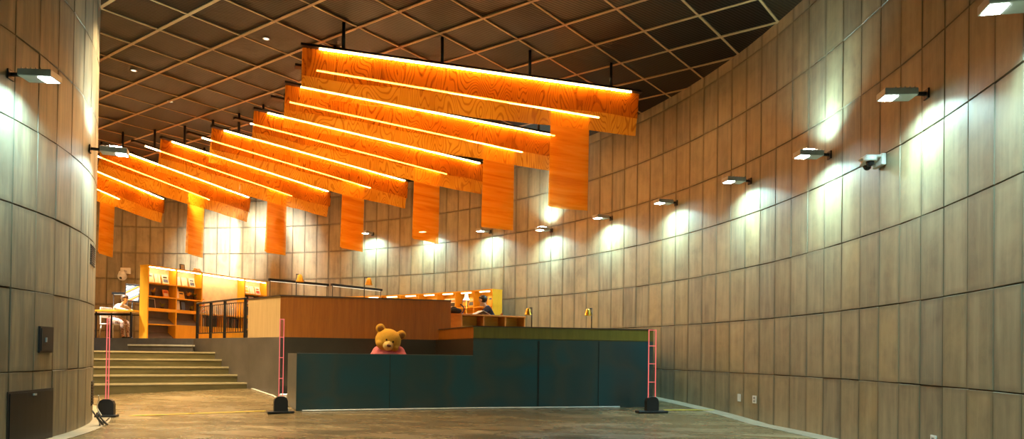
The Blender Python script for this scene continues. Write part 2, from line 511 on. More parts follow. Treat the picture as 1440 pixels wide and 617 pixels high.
plat = struct(obj('platform', bm, [M_PLAT, M_STEEL, M_STEELW, M_FASC, M_STEELD]))
# vertical seams of the steel cladding
bm = nb()
for f in (.352, .357, .69):
    x = CFR[0] + (TR[0]-CFR[0])*f; y = CFR[1] + (TR[1]-CFR[1])*f
    box(bm, (x-.006, y-.007, fz(y)), (x+.006, y+.004, PLAT-.03))
obj('cladding_seam', bm, M_SEAM, plat)

# stairs: five risers up to a landing
sdir = Vector((.836, .549, 0)); snor = Vector((-.549, .836, 0)); foot = Vector((-5.40, 14.92, 0))
LAND = .97; RS = (LAND-.2)/5
bm = nb(); bn = nb()
wall_d = (Vector((R272[0], R272[1], 0)) - Vector((WLL[0], WLL[1], 0))).normalized()
for k in range(5):
    dep = .37*k
    s = foot + wall_d*(dep/ wall_d.dot(snor)) + sdir*.25
    a = s - sdir*5.2
    back = snor*((.37 if k < 4 else 3.4))
    z1 = .2 + RS*(k+1)
    pl = [a, s, s+back, a+back]
    prism(bm, [(p.x, p.y) for p in pl], -.1, z1)
    nz = [a - snor*.012, s - snor*.012, s + snor*.05, a + snor*.05]
    prism(bn, [(p.x, p.y) for p in nz], z1-.028, z1+.004)
stairs = struct(obj('stairs', bm, M_STAIR))
obj('nosing', bn, M_NOSE, stairs)
# two dark steps up to the platform with a pale nosing
e1 = Vector((E1[0], E1[1], 0)); r2 = Vector((R272[0], R272[1], 0)); ed = (e1-r2).normalized(); en = Vector((ed.y, -ed.x, 0))
if en.y > 0: en = -en
bm = nb(); bn = nb()
q = [r2 + en*.34 - ed*.35, e1 + en*.34 - ed*.1, e1 + en*-.02 - ed*.1, r2 + en*-.02]
prism(bm, [(p.x, p.y) for p in q], LAND-.05, LAND+.155)
q = [r2 + en*.355 - ed*.35, e1 + en*.355 - ed*.1, e1 + en*.29 - ed*.1, r2 + en*.29 - ed*.35]
prism(bn, [(p.x, p.y) for p in q], LAND+.125, LAND+.160)
st2 = struct(obj('upper_step', bm, M_FASC)); obj('nosing', bn, M_WCORD, st2)

# ------------------------------------------------------------------ wood parapet, olive parapet, railing
def poly_wall(name, pts, th, z0, z1, mats, parent):
    """one piece per straight run, joined into one mesh per material"""
    out = []
    for (p, q), m, nm in zip(zip(pts, pts[1:]), mats, name):
        bm = nb(); wall_seg(bm, p, q, th, z0, z1); out.append(obj(nm, bm, m, parent))
    return out
t = empty('wood_parapet', 'tall brown wood veneer parapet wrapping the raised platform corner', 'parapet', (0, 0, 0))
wdir = (Vector(WFR) - Vector(WFL)).normalized()
WEND = (WFR[0] + wdir.x*.30, WFR[1] + wdir.y*.30)
bm = nb(); wall_seg(bm, WFL, WEND, .12, PLAT, 2.06)
obj('front_panel', bm, M_WOODF, t)
bm = nb(); wall_seg(bm, WLL, WFL, .12, PLAT, 2.06); obj('side_panel', bm, M_WOODL, t)
bm = nb(); wall_seg(bm, (WFL[0]-.012, WFL[1]-.02), (WEND[0]+.01, WEND[1]), .15, 2.06, 2.082); wall_seg(bm, (WLL[0]-.01, WLL[1]), (WFL[0]-.012, WFL[1]-.02), .15, 2.06, 2.082)
obj('cap_rail', bm, M_CAP, t)

WOL = (WFR[0]+(CFR[0]-WFR[0])*.09, WFR[1]+(CFR[1]-WFR[1])*.09)
t = empty('olive_parapet', 'low olive-lit veneer parapet band above the blue steel cladding', 'parapet', (0, 0, 0))
bm = nb(); wall_seg(bm, CFR, TR, .12, PLAT-.015, 1.47); obj('front_panel', bm, M_OLIVE, t)
bm = nb(); wall_seg(bm, WOL, CFR, .10, PLAT-.015, 1.47); obj('side_panel', bm, M_WOODF, t)
bm = nb(); wall_seg(bm, (CFR[0]-.01, CFR[1]-.015), (TR[0]+.01, TR[1]-.012), .15, 1.47, 1.487); wall_seg(bm, (WOL[0]-.01, WOL[1]), (CFR[0]-.01, CFR[1]-.015), .13, 1.47, 1.487)
obj('cap_rail', bm, M_CAP, t)
bm = nb(); wall_seg(bm, (TR[0]-.12, TR[1]), (TR[0]-.12, TR[1]+.02), .1, 1.2, 1.3); bm.free()

t = empty('railing', 'black metal balustrade beside the steps along the platform edge', 'railing', (0, 0, 0))
rp = [Vector((WLL[0]-.06, WLL[1]+.10, 0)), Vector((R325[0], R325[1]+.07, 0)), Vector((R272[0]+.05, R272[1]+.06, 0))]
L1 = (rp[1]-rp[0]).length; L2 = (rp[2]-rp[1]).length
def rpt(s):
    return rp[0] + (rp[1]-rp[0])*(s/L1) if s < L1 else rp[1] + (rp[2]-rp[1])*((s-L1)/L2)
TOT = L1+L2
bm = nb()
pts = [rpt(TOT*k/24) + Vector((0, 0, 2.10)) for k in range(25)]
tube(bm, pts, .022, 8); obj('top_rail', bm, M_BLACK, t)
bm = nb(); tube(bm, [p - Vector((0,0,.70)) for p in pts], .012, 6); obj('bottom_rail', bm, M_BLACK, t)
bm = nb(); tube(bm, [p - Vector((0,0,.08)) for p in pts], .010, 6); obj('upper_rail', bm, M_BLACK, t)
for s in (.06, TOT*.38, TOT*.68, TOT-.03):
    bm = nb(); p = rpt(s); box(bm, (p.x-.025, p.y-.025, PLAT), (p.x+.025, p.y+.025, 2.09)); obj('post', bm, M_BLACK, t)
for k in range(26):
    s = TOT*(k+.5)/26; p = rpt(s)
    bm = nb(); cyl(bm, (p.x, p.y, 1.40), (p.x, p.y, 2.02), .009, seg=6); obj('baluster', bm, M_BLACK, t)

# ------------------------------------------------------------------ reception counter
CFL = (-3.47, 11.67)
cd = (Vector(CFR) - Vector(CFL)).normalized(); cn = Vector((-cd.y, cd.x))
t = empty('reception_counter', 'low blue-black steel reception counter with the teddy bear behind it', 'counter', (0, 0, 0))
CT = .975
bm = nb(); wall_seg(bm, CFL, CFR, .12, .03, CT); obj('front_panel', bm, M_STEEL, t)
bm = nb(); pb = (CFL[0] + cn.x*.80 - cd.x*.20, CFL[1] + cn.y*.80 - cd.y*.20); wall_seg(bm, (pb[0]-cd.x*.004, pb[1]), (CFL[0]-cd.x*.004, CFL[1]+.002), .14, .06, CT+.002); obj('end_panel', bm, M_EDGE, t)  # paler steel paints in the light on the counter end
bm = nb(); wall_seg(bm, (CFL[0]-cd.x*.003, CFL[1]-.004), (CFR[0], CFR[1]-.004), .13, CT, CT+.012); obj('top_edge', bm, M_EDGE, t)
bm = nb(); p = (CFL[0]+(CFR[0]-CFL[0])*.515, CFL[1]+(CFR[1]-CFL[1])*.515)
wall_seg(bm, (p[0], p[1]-.005), (p[0]+.008, p[1]-.003), .01, .09, CT-.005); obj('panel_seam', bm, M_SEAM, t)
bm = nb(); q = (CFL[0]+cd.x*.15+cn.x*.12, CFL[1]+cd.y*.15+cn.y*.12); wall_seg(bm, q, (CFR[0]+cn.x*.12-.1, CFR[1]+cn.y*.12-.02), .35, .70, .735); obj('work_top', bm, M_WOODF, t)
# pale edging strip on the floor in front of the counter and along the platform
def floor_pts(pts, n=10, dz=.012):
    out = []
    for (a, b) in zip(pts, pts[1:]):
        for k in range(n):
            x = a[0]+(b[0]-a[0])*k/n; y = a[1]+(b[1]-a[1])*k/n; out.append((x, y, fz(y)+dz))
    out.append((pts[-1][0], pts[-1][1], fz(pts[-1][1])+dz)); return out
bm = nb(); tube(bm, floor_pts([(-3.36, 11.63), (-.64, 12.24), (1.9, 12.65)]), .014, 8)
tag(obj('edging_tube', bm, M_WCORD), 'thin pale tube lying along the foot of the dark counter front', 'edging')
bm = nb(); tube(bm, floor_pts([(-5.36, 14.83), (-4.42, 13.50), (-3.62, 11.75)]), .016, 8)
tag(obj('edging_cable', bm, M_WCORD), 'white cable on the floor from the stair foot to the counter corner', 'cable')
# uplight behind the counter end
t = empty('floor_uplight', 'small white uplight on the floor behind the counter end', 'lamp', (-4.18, 13.28, fz(13.28)))
bm = nb(); box(bm, (-.07, -.05, 0), (.07, .05, .08), None, 0, .008); obj('housing', bm, M_WHITE, t)
bm = nb(); box(bm, (-.055, -.038, .081), (.055, .038, .084)); obj('lens', bm, M_UP, t)

# ------------------------------------------------------------------ hanging film banners
def sheet(w, h, y0, sway, hemamp, ph, nx=44, nz=12, yphase=0.0):
    bm = nb(); V = []
    for i in range(nx+1):
        x = -w/2 + w*i/nx
        hem = h*(1 + hemamp*(math.sin(x*2.1+ph) + .6*math.sin(x*5.3+2.2*ph)))
        col = []
        for k in range(nz+1):
            s = k/nz
            y = y0 + sway*s + .018*s*math.sin(x*2.7+ph) + .008*s*math.sin(x*7+1.7*ph)
            col.append(bm.verts.new((x, y, -hem*s)))
        V.append(col)
    for i in range(nx):
        for k in range(nz):
            f = bm.faces.new((V[i][k], V[i+1][k], V[i+1][k+1], V[i][k+1])); f.smooth = True
    return bm
NB = 16
for i in range(NB):
    ang = 17.9 + 5.83*i
    r0 = 8.35 - .025*i; r1 = 14.05 - .03*min(i, 8)
    rm = (r0+r1)/2; half = (r1-r0)/2
    wide = i % 2 == 0
    c = pol(CX, CY, rm, ang, 5.6)
    k = i//2
    if wide:
        t = empty('hanging_banner_light', f'wide orange grain-printed film banner under a black light rail, {ORD[k]} from the room entrance', 'banner light', c, rad(ang), 'wide hanging banner lights')
    else:
        t = empty('hanging_strip_light', f'black light rail with a narrow vertical orange film strip, {ORD[k]} from the room entrance', 'banner light', c, rad(ang), 'narrow hanging strip lights')
    bm = nb(); box(bm, (-half, -.03, -.006), (half, .03, .045), None, 0, .004); box(bm, (-half, -.085, -.014), (half, .05, -.006)); obj('rail', bm, M_BLACK, t)
    bm = nb(); box(bm, (-half+(.27 if wide else .34), -.048, -.029), (half-(.20 if wide else .06), -.024, -.014)); obj('light_strip', bm, M_LED, t)
    for s in (-.78, -.24, .28, .80):
        bm = nb(); cyl(bm, (half*s, 0, .045), (half*s, 0, CEIL-5.6), .026, seg=8); obj('hanger_rod', bm, M_BLACK, t)
    if wide:
        o = obj('front_sheet', sheet(2*half-.06, .42, .0, .03, .03, i*1.3), M_FILM, t); o.location = (0, -.004, -.016)
        o = obj('back_sheet', sheet(2*half-.04, .70, .02, .10, .006, i*.7+1), M_FILMB, t); o.location = (0, 0, -.016)
    else:
        xo = half-.25-.415
        o = obj('front_sheet', sheet(.83, 1.80, .0, .02, .006, i*1.1, 14, 20), M_FILMV, t); o.location = (xo, -.004, -.016)
        o = obj('back_sheet', sheet(.80, 1.76, .03, .06, .006, i*.8+2, 14, 20), M_FILMV, t); o.location = (xo+.01, 0, -.016)

# ------------------------------------------------------------------ wall floodlights
def area(name, parent, loc, rot, sx, sy, power, color, spread):
    d = bpy.data.lights.new(name, 'AREA'); d.shape = 'RECTANGLE'; d.size = sx; d.size_y = sy
    d.energy = power; d.color = color; d.spread = rad(spread)
    o = bpy.data.objects.new(name, d); link(o, parent); o.location = loc; o.rotation_euler = rot
    return o
COOL = (.50, .94, 1.0)
def floodlight(label, base, face, group, power=30, up=0.0, outward=.32, tilt=0.0):
    """base on the wall, local +x points away from the wall"""
    t = empty('wall_floodlight', label, 'wall light', base, face, group)
    bm = nb(); box(bm, (0.0, -.05, -.05), (.018, .05, .05), None, 0, .004); box(bm, (.015, -.016, -.012), (.14, .016, .02)); obj('bracket', bm, M_BLACK, t)
    bm = nb(); box(bm, (.13, -.105, -.035), (.13+outward, .105, .035), None, 0, .008)
    for k in range(5): box(bm, (.16+.045*k, -.09, .034), (.168+.045*k, .09, .05))
    obj('housing', bm, M_GREY, t)
    bm = nb(); box(bm, (.145+outward*.52, -.075, -.041), (.13+outward-.015, .075, -.036)); obj('lens', bm, M_LENS, t)
    area('down_beam', t, (.13+outward*.72, 0, -.05), (0, rad(5+tilt), 0), .14, .16, power, COOL, 145)
    if up > 0:
        bm = nb(); box(bm, (.24, -.08, .0505), (.38, .08, .053)); obj('upper_lens', bm, M_LENS, t)
        area('up_beam', t, (.30, 0, .06), (0, rad(180-8), 0), .12, .16, up, COOL, 120)
    return t
WL = [(-11.88, 3.57, 0), (-4.08, 3.65, 0), (4.15, 3.65, 20), (12.41, 3.83, 0), (21.16, 3.94, 0), (29.56, 4.02, 0), (37.76, 4.05, 22), (46.4, 4.29, 0), (54.89, 4.49, 0), (63.2, 4.61, 0)]
for k, (a, z, up) in enumerate(WL):
    floodlight(f'grey wall floodlight on the curved outer wall, {ORD[k]} of the row from the entrance end', pol(CX, CY, R-.012, a, z), rad(a+180), 'floodlights along the curved outer wall', 33, up*1.1)
for k, a in enumerate((-20.2, -28.5, -36.8, -45.1, -53.4, -61.7)):  # row continued with unseen lamps, added for more light in the room
    floodlight(f'added grey wall floodlight on the outer wall behind the viewpoint, {ORD[k]} past the entrance', pol(CX, CY, R-.012, a, 3.55), rad(a+180), 'floodlights along the curved outer wall', 60, 0)
floodlight('grey floodlight on the drum wall, nearer of the two in view', pol(DX, DY, DR+.012, 3.9, 3.72), rad(3.9), 'floodlights on the inner drum', 34, 0)
floodlight('grey floodlight on the drum wall edge beside the hanging banners', pol(DX, DY, DR+.012, 20.9, 3.60), rad(20.9), 'floodlights on the inner drum', 26, 22)
floodlight('grey floodlight on the drum wall nearest the entrance, out of view', pol(DX, DY, DR+.012, -13.5, 3.75), rad(-13.5), 'floodlights on the inner drum', 34, 0)

area('glow', bpy.data.objects['floor_uplight'], (0, 0, .10), (0, PI, 0), .1, .07, 2.2, (1, .70, .35), 160)
# assumed ceiling spotlights, added to brighten the far wall and study table
def added_spot(label, loc, target, power):
    t = empty('added_spotlight', label, 'spotlight', loc, 0, 'added ceiling spotlights behind the banners')
    bm = nb(); cyl(bm, (0, 0, 0), (0, 0, -.06), .05, seg=16); obj('mount', bm, M_BLACK, t)
    d = (Vector(target) - Vector(loc)).normalized()
    bm = nb(); cyl(bm, Vector((0, 0, -.12)) - d*.08, Vector((0, 0, -.12)) + d*.10, .055, .06, 18); obj('can', bm, M_BLACK, t)
    bm = nb(); cyl(bm, Vector((0, 0, -.12)) + d*.100, Vector((0, 0, -.12)) + d*.104, .05, seg=18); obj('lens', bm, M_LENS, t)
    l = bpy.data.lights.new('beam', 'SPOT'); l.energy = power; l.spot_size = rad(75); l.spot_blend = .9; l.color = (.92, 1, .97); l.shadow_soft_size = .06
    o = bpy.data.objects.new('beam', l); link(o, t); o.location = Vector((0, 0, -.12)) + d*.12; o.rotation_euler = d.to_track_quat('-Z', 'Y').to_euler()
added_spot('added black ceiling spotlight aimed at the far wall behind the sixth narrow strip', (-9.6, 20.6, CEIL-.03), (-9.3, 23.6, 3.9), 1500)
added_spot('added black ceiling spotlight aimed at the far wall nearer the bookcase end', (-8.2, 20.3, CEIL-.03), (-7.8, 23.2, 4.2), 1300)
added_spot('added black ceiling spotlight over the study table beside the drum', (-11.6, 18.0, CEIL-.03), (-11.2, 19.4, 1.3), 2600)

def downlight(label, x, y, power, size=100, col=(1, .74, .40)):
    t = empty('recessed_downlight', label, 'ceiling light', (x, y, CEIL-.008), 0, 'recessed ceiling downlights')
    bm = nb(); lathe(bm, [(.055, 0), (.058, -.006), (.05, -.009), (.043, -.005), (.042, .0)], (0, 0, 0), 20); obj('trim_ring', bm, M_WHITE, t)
    bm = nb(); cyl(bm, (0, 0, -.003), (0, 0, -.005), .040, seg=18); obj('lens', bm, M_LEDBAR, t)
    l = bpy.data.lights.new('beam', 'SPOT'); l.energy = power; l.spot_size = rad(size); l.spot_blend = .8; l.color = col; l.shadow_soft_size = .07
    o = bpy.data.objects.new('beam', l); link(o, t); o.location = (0, 0, -.02)
downlight('small recessed downlight in the mesh ceiling before the first hanging banner', -4.03, 11.6, 700)
downlight('small recessed downlight in the mesh ceiling between drum and third banner', -7.0, 14.6, 1000)
downlight('added recessed downlight in the mesh ceiling over the stairs, hidden by banners', -6.9, 13.0, 1300)  # this downlight and the next are added to brighten stairs and entrance floor
downlight('added recessed downlight in the mesh ceiling close to the drum edge', -5.2, 10.2, 900)
# ------------------------------------------------------------------ wall fittings
t = empty('security_camera', 'white twin dome security camera on the curved wall between floodlights', 'camera', pol(CX, CY, R-.02, -.55, 3.17), rad(-.55+180))
bm = nb(); box(bm, (0, -.11, .0), (.05, .11, .13), None, 0, .01); box(bm, (.0, -.10, .085), (.22, .10, .115), None, 0, .01); obj('bracket', bm, M_WHITE, t)
for s, xx in ((-1, .12), (1, .17)):
    bm = nb(); cyl(bm, (xx, s*.085, .09), (xx, s*.085, .035), .07, .075, 18); o = obj('camera_body', bm, M_WHITE, t)
    bm = nb(); ball(bm, (xx, s*.085, .03), (.045, .045, .050)); obj('dome', bm, M_DGLASS, o)
t = empty('dome_camera', 'white pan-tilt dome camera on the far wall above the study table', 'camera', pol(CX, CY, R-.02, 95.3, 3.30), rad(95.3+180))
bm = nb(); box(bm, (0, -.16, .16), (.06, .16, .36), None, 0, .015); box(bm, (.03, -.05, .2), (.3, .05, .27), None, 0, .01); cyl(bm, (.27, 0, .22), (.27, 0, .08), .09, .14, 20); obj('housing', bm, M_WHITE, t)
bm = nb(); ball(bm, (.27, 0, .05), (.14, .14, .13)); obj('ball_head', bm, M_WHITE, t)
bm = nb(); ball(bm, (.37, 0, .0), (.045, .045, .045)); obj('camera_eye', bm, M_DGLASS, t)

def outlet(label, a, z, kind):
    t = empty('wall_outlet' if kind else 'blank_wall_plate', label, 'outlet', pol(CX, CY, R-.014, a, z), rad(a+180))
    bm = nb(); w = .055 if kind else .045; box(bm, (0, -w, -.06), (.010, w, .06), None, 0, .003); obj('plate', bm, M_WHITE, t)
    if kind:
        for s in (-.025, .025):
            bm = nb(); box(bm, (.009, -.024, s-.017), (.013, .024, s+.017), None, 0, .003); o = obj('socket', bm, M_GREY, t)
            bm = nb(); box(bm, (.0125, -.012, s-.008), (.0145, -.008, s+.006)); box(bm, (.0125, .008, s-.008), (.0145, .012, s+.006)); obj('slots', bm, M_BLACKP, o)
outlet('blank white plate low on the curved wall, nearer the dark counter', 13.37, .353, False)
outlet('white double power outlet low on the curved wall beside the blank plate', 11.65, .353, True)
outlet('white power outlet at the foot of the wall by the frame bottom', -4.77, .22, True)

# fittings of the drum
def on_drum(a, z, name, label, cat): return empty(name, label, cat, pol(DX, DY, DR+.01, a, z), rad(a))
def arc_plate(bm, a_c, a0, a1, z0, z1, r0, r1, n=6):
    """curved plate following the drum, in the frame of the empty at a_c"""
    Mi = (Matrix.Translation(pol(DX, DY, DR+.01, a_c, 0)) @ Matrix.Rotation(rad(a_c), 4, 'Z')).inverted()
    pv = None
    for k in range(n+1):
        a = a0 + (a1-a0)*k/n
        v = [bm.verts.new(Mi @ pol(DX, DY, r, a, z)) for (r, z) in ((r0, z0), (r1, z0), (r1, z1), (r0, z1))]
        if pv:
            for j in range(4): bm.faces.new((pv[j], v[j], v[(j+1)%4], pv[(j+1)%4]))
        else: bm.faces.new(v[::-1])
        pv = v
    bm.faces.new(pv)
    return bm
t = on_drum(9.75, 0, 'electrical_box', 'small black electrical cabinet on the drum wall above the access door', 'cabinet')
bm = nb(); arc_plate(bm, 9.75, 8.6, 10.95, .955, 1.24, DR-.01, DR+.035); obj('body', bm, M_BLACKP, t)
bm = nb(); arc_plate(bm, 9.75, 8.75, 10.8, .975, 1.22, DR+.035, DR+.042); o = obj('door', bm, M_BLACKP, t)
bm = nb(); arc_plate(bm, 9.75, 9.35, 9.5, 1.07, 1.12, DR+.04, DR+.055, 1); obj('latch', bm, M_GREY, o)
t = on_drum(7.9, 0, 'access_door', 'black metal access door at the foot of the drum wall', 'door')
bm = nb(); arc_plate(bm, 7.9, 4.4, 11.4, .0, .56, DR-.01, DR+.022); obj('frame', bm, M_BLACKP, t)
bm = nb(); arc_plate(bm, 7.9, 4.6, 11.2, .02, .54, DR+.02, DR+.03); o = obj('door_leaf', bm, M_BLACK, t)
bm = nb(); arc_plate(bm, 7.9, 7.7, 8.1, .50, .52, DR+.03, DR+.045, 1); obj('latch', bm, M_GREY, o)
def grille(label, a_c, a0, a1, z0, z1):
    t = on_drum(a_c, 0, 'vent_grille', label, 'vent')
    bm = nb(); arc_plate(bm, a_c, a0, a1, z0, z1, DR-.01, DR+.014); obj('backing', bm, M_BLACKP, t)
    bm = nb(); nn = 9
    for k in range(nn):
        z = z0 + (z1-z0)*(k+.3)/nn; arc_plate(bm, a_c, a0+.15, a1-.15, z, z+(z1-z0)*.35/nn, DR+.01, DR+.024)
    obj('louvre_slats', bm, M_BLACK, t)
grille('black louvred vent high on the drum wall edge', 24.6, 22.6, 26.6, 2.13, 2.40)
grille('black louvred vent low on the drum wall edge near the cables', 27.6, 25.6, 29.6, .22, .56)

# ------------------------------------------------------------------ anti-theft gate pedestals
def pedestal(label, loc, rotz, w, h, hw=.26):
    t = empty('gate_pedestal', label, 'security gate', loc, rotz, 'clear acrylic gate pedestals')
    bm = nb(); box(bm, (-hw, -.09, 0), (hw, .09, .035), None, 0, .008); obj('base_plate', bm, M_BLACKP, t)
    bm = nb()
    prof = [(-.105, .03), (.105, .03), (.105, .19), (.085, .24), (.045, .265), (-.045, .265), (-.085, .24), (-.105, .19)]
    A = [bm.verts.new((x, -.055, z)) for x, z in prof]; B = [bm.verts.new((x, .055, z)) for x, z in prof]
    bm.faces.new(A); bm.faces.new(B[::-1])
    for k in range(len(prof)): bm.faces.new((A[k], A[(k+1)%len(prof)], B[(k+1)%len(prof)], B[k]))
    obj('base_cover', bm, M_BLACKP, t)
    bm = nb(); box(bm, (-w/2, -.006, .12), (w/2, .006, h)); obj('acrylic_panel', bm, M_ACR, t)
    bm = nb()
    for x in (-w/2, w/2-.010): box(bm, (x, -.0085, .12), (x+.010, .0085, h))
    for z in (h-.014, h*.80, h*.585, h*.365): box(bm, (-w/2+.010, -.0085, z), (w/2-.010, .0085, z+.010))
    obj('glowing_edge', bm, M_PINK, t)
    return t
pedestal('clear gate pedestal with red glowing edges beside the drum wall', (-5.98, 10.70, fz(10.70)), rad(14), .045, 1.46, .145)
pedestal('clear gate pedestal with red glowing edges at the counter corner', (-3.64, 11.42, fz(11.42)), rad(25), .07, 1.49, .20)
pedestal('clear gate pedestal with red glowing edges at the steel cladding end', (2.34, 12.05, fz(12.05)), rad(12), .135, 1.385)
def tape(label, pts, hw):
    bm = nb(); pv = None
    for (x, y) in pts:
        z = fz(y)+.003
        v = [bm.verts.new((x, y-hw, z)), bm.verts.new((x, y+hw, z)), bm.verts.new((x, y+hw, z+.002)), bm.verts.new((x, y-hw, z+.002))]
        if pv:
            for j in range(4): bm.faces.new((pv[j], v[j], v[(j+1)%4], pv[(j+1)%4]))
        else: bm.faces.new(v[::-1])
        pv = v
    bm.faces.new(pv)
    tag(obj('yellow_floor_tape', bm, M_YEL), label, 'tape')
tape('thin yellow tape line on the floor between two gate pedestals', [(-5.75, 10.92), (-3.95, 11.62)], .05)
tape('short yellow tape line from the cladding end to the curved wall', [(2.62, 12.40), (3.5, 12.5)], .06)
def loop_cable(label, pts, mat, r):
    bm = nb(); P = [Vector(p) for p in pts]; out = []
    for k in range(len(P)-1):
        p0, p1, p2, p3 = P[max(k-1, 0)], P[k], P[k+1], P[min(k+2, len(P)-1)]
        for q in range(6):
            s = q/6
            out.append(.5*((2*p1) + (-p0+p2)*s + (2*p0-5*p1+4*p2-p3)*s*s + (-p0+3*p1-3*p2+p3)*s**3))
    out.append(P[-1]); tube(bm, out, r, 6)
    tag(obj('power_cable', bm, mat), label, 'cable')
loop_cable('black cable coiled on the floor between the drum and the gate pedestal', [(-5.83,10.50,.012),(-5.62,10.05,.012),(-5.46,9.70,.012),(-5.40,9.52,.06),(-5.44,9.44,.16),(-5.40,9.34,.20),(-5.33,9.36,.08),(-5.35,9.50,.012),(-5.45,9.60,.03),(-5.45,9.52,.13),(-5.38,9.42,.17),(-5.31,9.44,.05),(-5.34,9.58,.012),(-5.44,9.64,.06),(-5.42,9.52,.10),(-5.34,9.40,.012)], M_BLACKP, .009)
loop_cable('white cable hanging from the drum vent to the floor', [(-5.73,10.04,.36),(-5.79,10.16,.30),(-5.86,10.24,.18),(-5.83,10.30,.06)], M_WHITE, .007)

# ------------------------------------------------------------------ teddy bear
t = empty('teddy_bear', 'big golden teddy bear in a pink shirt behind the reception counter', 'teddy bear', (-2.22, 13.02, fz(13.02)), rad(4))
HM = Matrix.Translation((-.01, -.03, 1.10)) @ Matrix.Rotation(rad(17), 4, 'Y') @ Matrix.Rotation(rad(14), 4, 'Z') @ Matrix.Rotation(rad(6), 4, 'X')
bm = nb()
ball(bm, (0, 0, .40), (.30, .27, .40)); ball(bm, (0, 0, .70), (.25, .21, .24))
for s in (-1, 1):
    for k in range(7):
        f = k/6; ball(bm, (s*(.17+.22*f), -.0-.16*f, .87-.42*f), .105-.012*f, None, 14, 10)
    for k in range(7):
        f = k/6; ball(bm, (s*(.16+.12*f), -.10-.42*f, .13), .13-.01*f, None, 14, 10)
    ball(bm, (s*.29, -.56, .18), (.10, .075, .15))
ball(bm, (0, 0, 0), (.235, .215, .215), HM)
ball(bm, (0, 0, 0), 1e-3)
for s in (-1, 1):
    E_ = HM @ Matrix.Translation((s*.195, .02, .165)); ball(bm, (0, 0, 0), (.088, .045, .088), E_)
    ball(bm, (0, 0, 0), (.08, .1, .07), HM @ Matrix.Translation((s*.13, -.10, -.075)))
b = remesh(obj('body', bm, M_PLUSH, t), .014, 3)
for s in (-1, 1):
    bm = nb(); ball(bm, (0, 0, 0), (.058, .02, .058), HM @ Matrix.Translation((s*.197, -.03, .163))); obj('ear_lining', bm, M_PLUSHD, t)
    bm = nb(); ball(bm, (0, 0, 0), .017, HM @ Matrix.Translation((s*.060, -.207, .028))); obj('eye', bm, M_EYE, t)
bm = nb(); ball(bm, (0, 0, 0), (.092, .088, .088), HM @ Matrix.Translation((0, -.20, -.065))); mz = obj('muzzle', bm, M_PLUSHL, t)
bm = nb(); ball(bm, (0, 0, 0), (.040, .022, .026), HM @ Matrix.Translation((0, -.281, -.048))); obj('nose', bm, M_NOSE_B, mz)
bm = nb()
ball(bm, (0, 0, .56), (.30, .265, .28)); ball(bm, (0, 0, .76), (.27, .225, .20)); ball(bm, (0, .02, .90), (.20, .17, .12))
for s in (-1, 1):
    for k in range(5):
        f = k/6; ball(bm, (s*(.17+.22*f), -.0-.16*f, .88-.42*f), .128-.012*f, None, 14, 10)
remesh(obj('pink_shirt', bm, M_PINKC, t), .014, 3)

# ------------------------------------------------------------------ tall bookcase on the platform
sd = Vector((.375, .927, 0)); S0 = Vector((-9.35, 18.50, PLAT))
ROTS = math.atan2(sd.y, sd.x)
LEN = 4.40; DP = .28; TOPZ = 1.87
bays = [0, .90, 1.78, 3.44, 4.40]
lv = [0.02, .40, .76, 1.12, 1.47, TOPZ]         # shelf heights above the platform
t = empty('bookcase', 'tall orange wood bookcase with lit bays behind the balustrade', 'bookcase', S0, ROTS)
th = .035
def part(nm, lo, hi, m, par): return obj(nm, box(nb(), lo, hi), m, par)
for k, x in enumerate(bays):
    part('end_panel' if k in (0, 4) else 'divider', (x-(0 if k else 0), 0, 0), (x+th, DP, TOPZ), M_SHELF, t)
part('top_board', (-.005, -.008, TOPZ), (LEN+th+.005, DP+.005, TOPZ+.035), M_SHELF, t)
for b_ in range(4):
    x0, x1 = bays[b_]+th, bays[b_+1]
    niche = b_ == 2
    for r_ in range(5):
        if niche and r_ in (3, 4): continue
        part('shelf_board', (x0, 0.0, lv[r_]-.03), (x1, DP-.012, lv[r_]), M_SHELF, t)
    if niche:
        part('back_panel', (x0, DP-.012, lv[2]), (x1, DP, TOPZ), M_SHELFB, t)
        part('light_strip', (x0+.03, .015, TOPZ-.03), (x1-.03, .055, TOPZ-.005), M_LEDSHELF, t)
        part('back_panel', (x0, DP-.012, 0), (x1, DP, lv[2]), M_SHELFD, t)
        part('base_panel', (x0, .01, .02), (x1, .03, lv[1]-.03), M_SHELF, t)
        part('divider', ((x0+x1)/2-.015, 0.0, lv[1]), ((x0+x1)/2+.015, DP-.012, lv[2]-.03), M_SHELF, t)
    else:
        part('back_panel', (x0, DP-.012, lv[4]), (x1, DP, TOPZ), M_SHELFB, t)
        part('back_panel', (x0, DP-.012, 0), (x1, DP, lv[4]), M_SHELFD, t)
        part('light_strip', (x0+.03, .015, TOPZ-.02), (x1-.03, .045, TOPZ-.004), M_LEDSHELF, t)
        part('planter_lip', (x0, 0, lv[2]), (x1, .02, lv[2]+.05), M_SHELF, t)
        if b_ in (1,): part('base_panel', (x0, .01, .02), (x1, .03, lv[1]-.03), M_SHELF, t)
        for r_ in ((0, 1) if b_ != 1 else (1,)):
            bm = nb(); A = [(x0, .03, lv[r_]+.002), (x0, DP-.014, lv[r_]+.002), (x0, DP-.014, lv[r_]+.17)]
            va = [bm.verts.new(p) for p in A]; vb = [bm.verts.new((x1, p[1], p[2])) for p in A]
            bm.faces.new(va); bm.faces.new(vb[::-1])
            for k in range(3): bm.faces.new((va[k], va[(k+1)%3], vb[(k+1)%3], vb[k]))
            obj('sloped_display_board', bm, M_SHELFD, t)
MS = Matrix.Translation(S0) @ Matrix.Rotation(ROTS, 4, 'Z')
def on_shelf(x, y, z): return MS @ Vector((x, y, z))

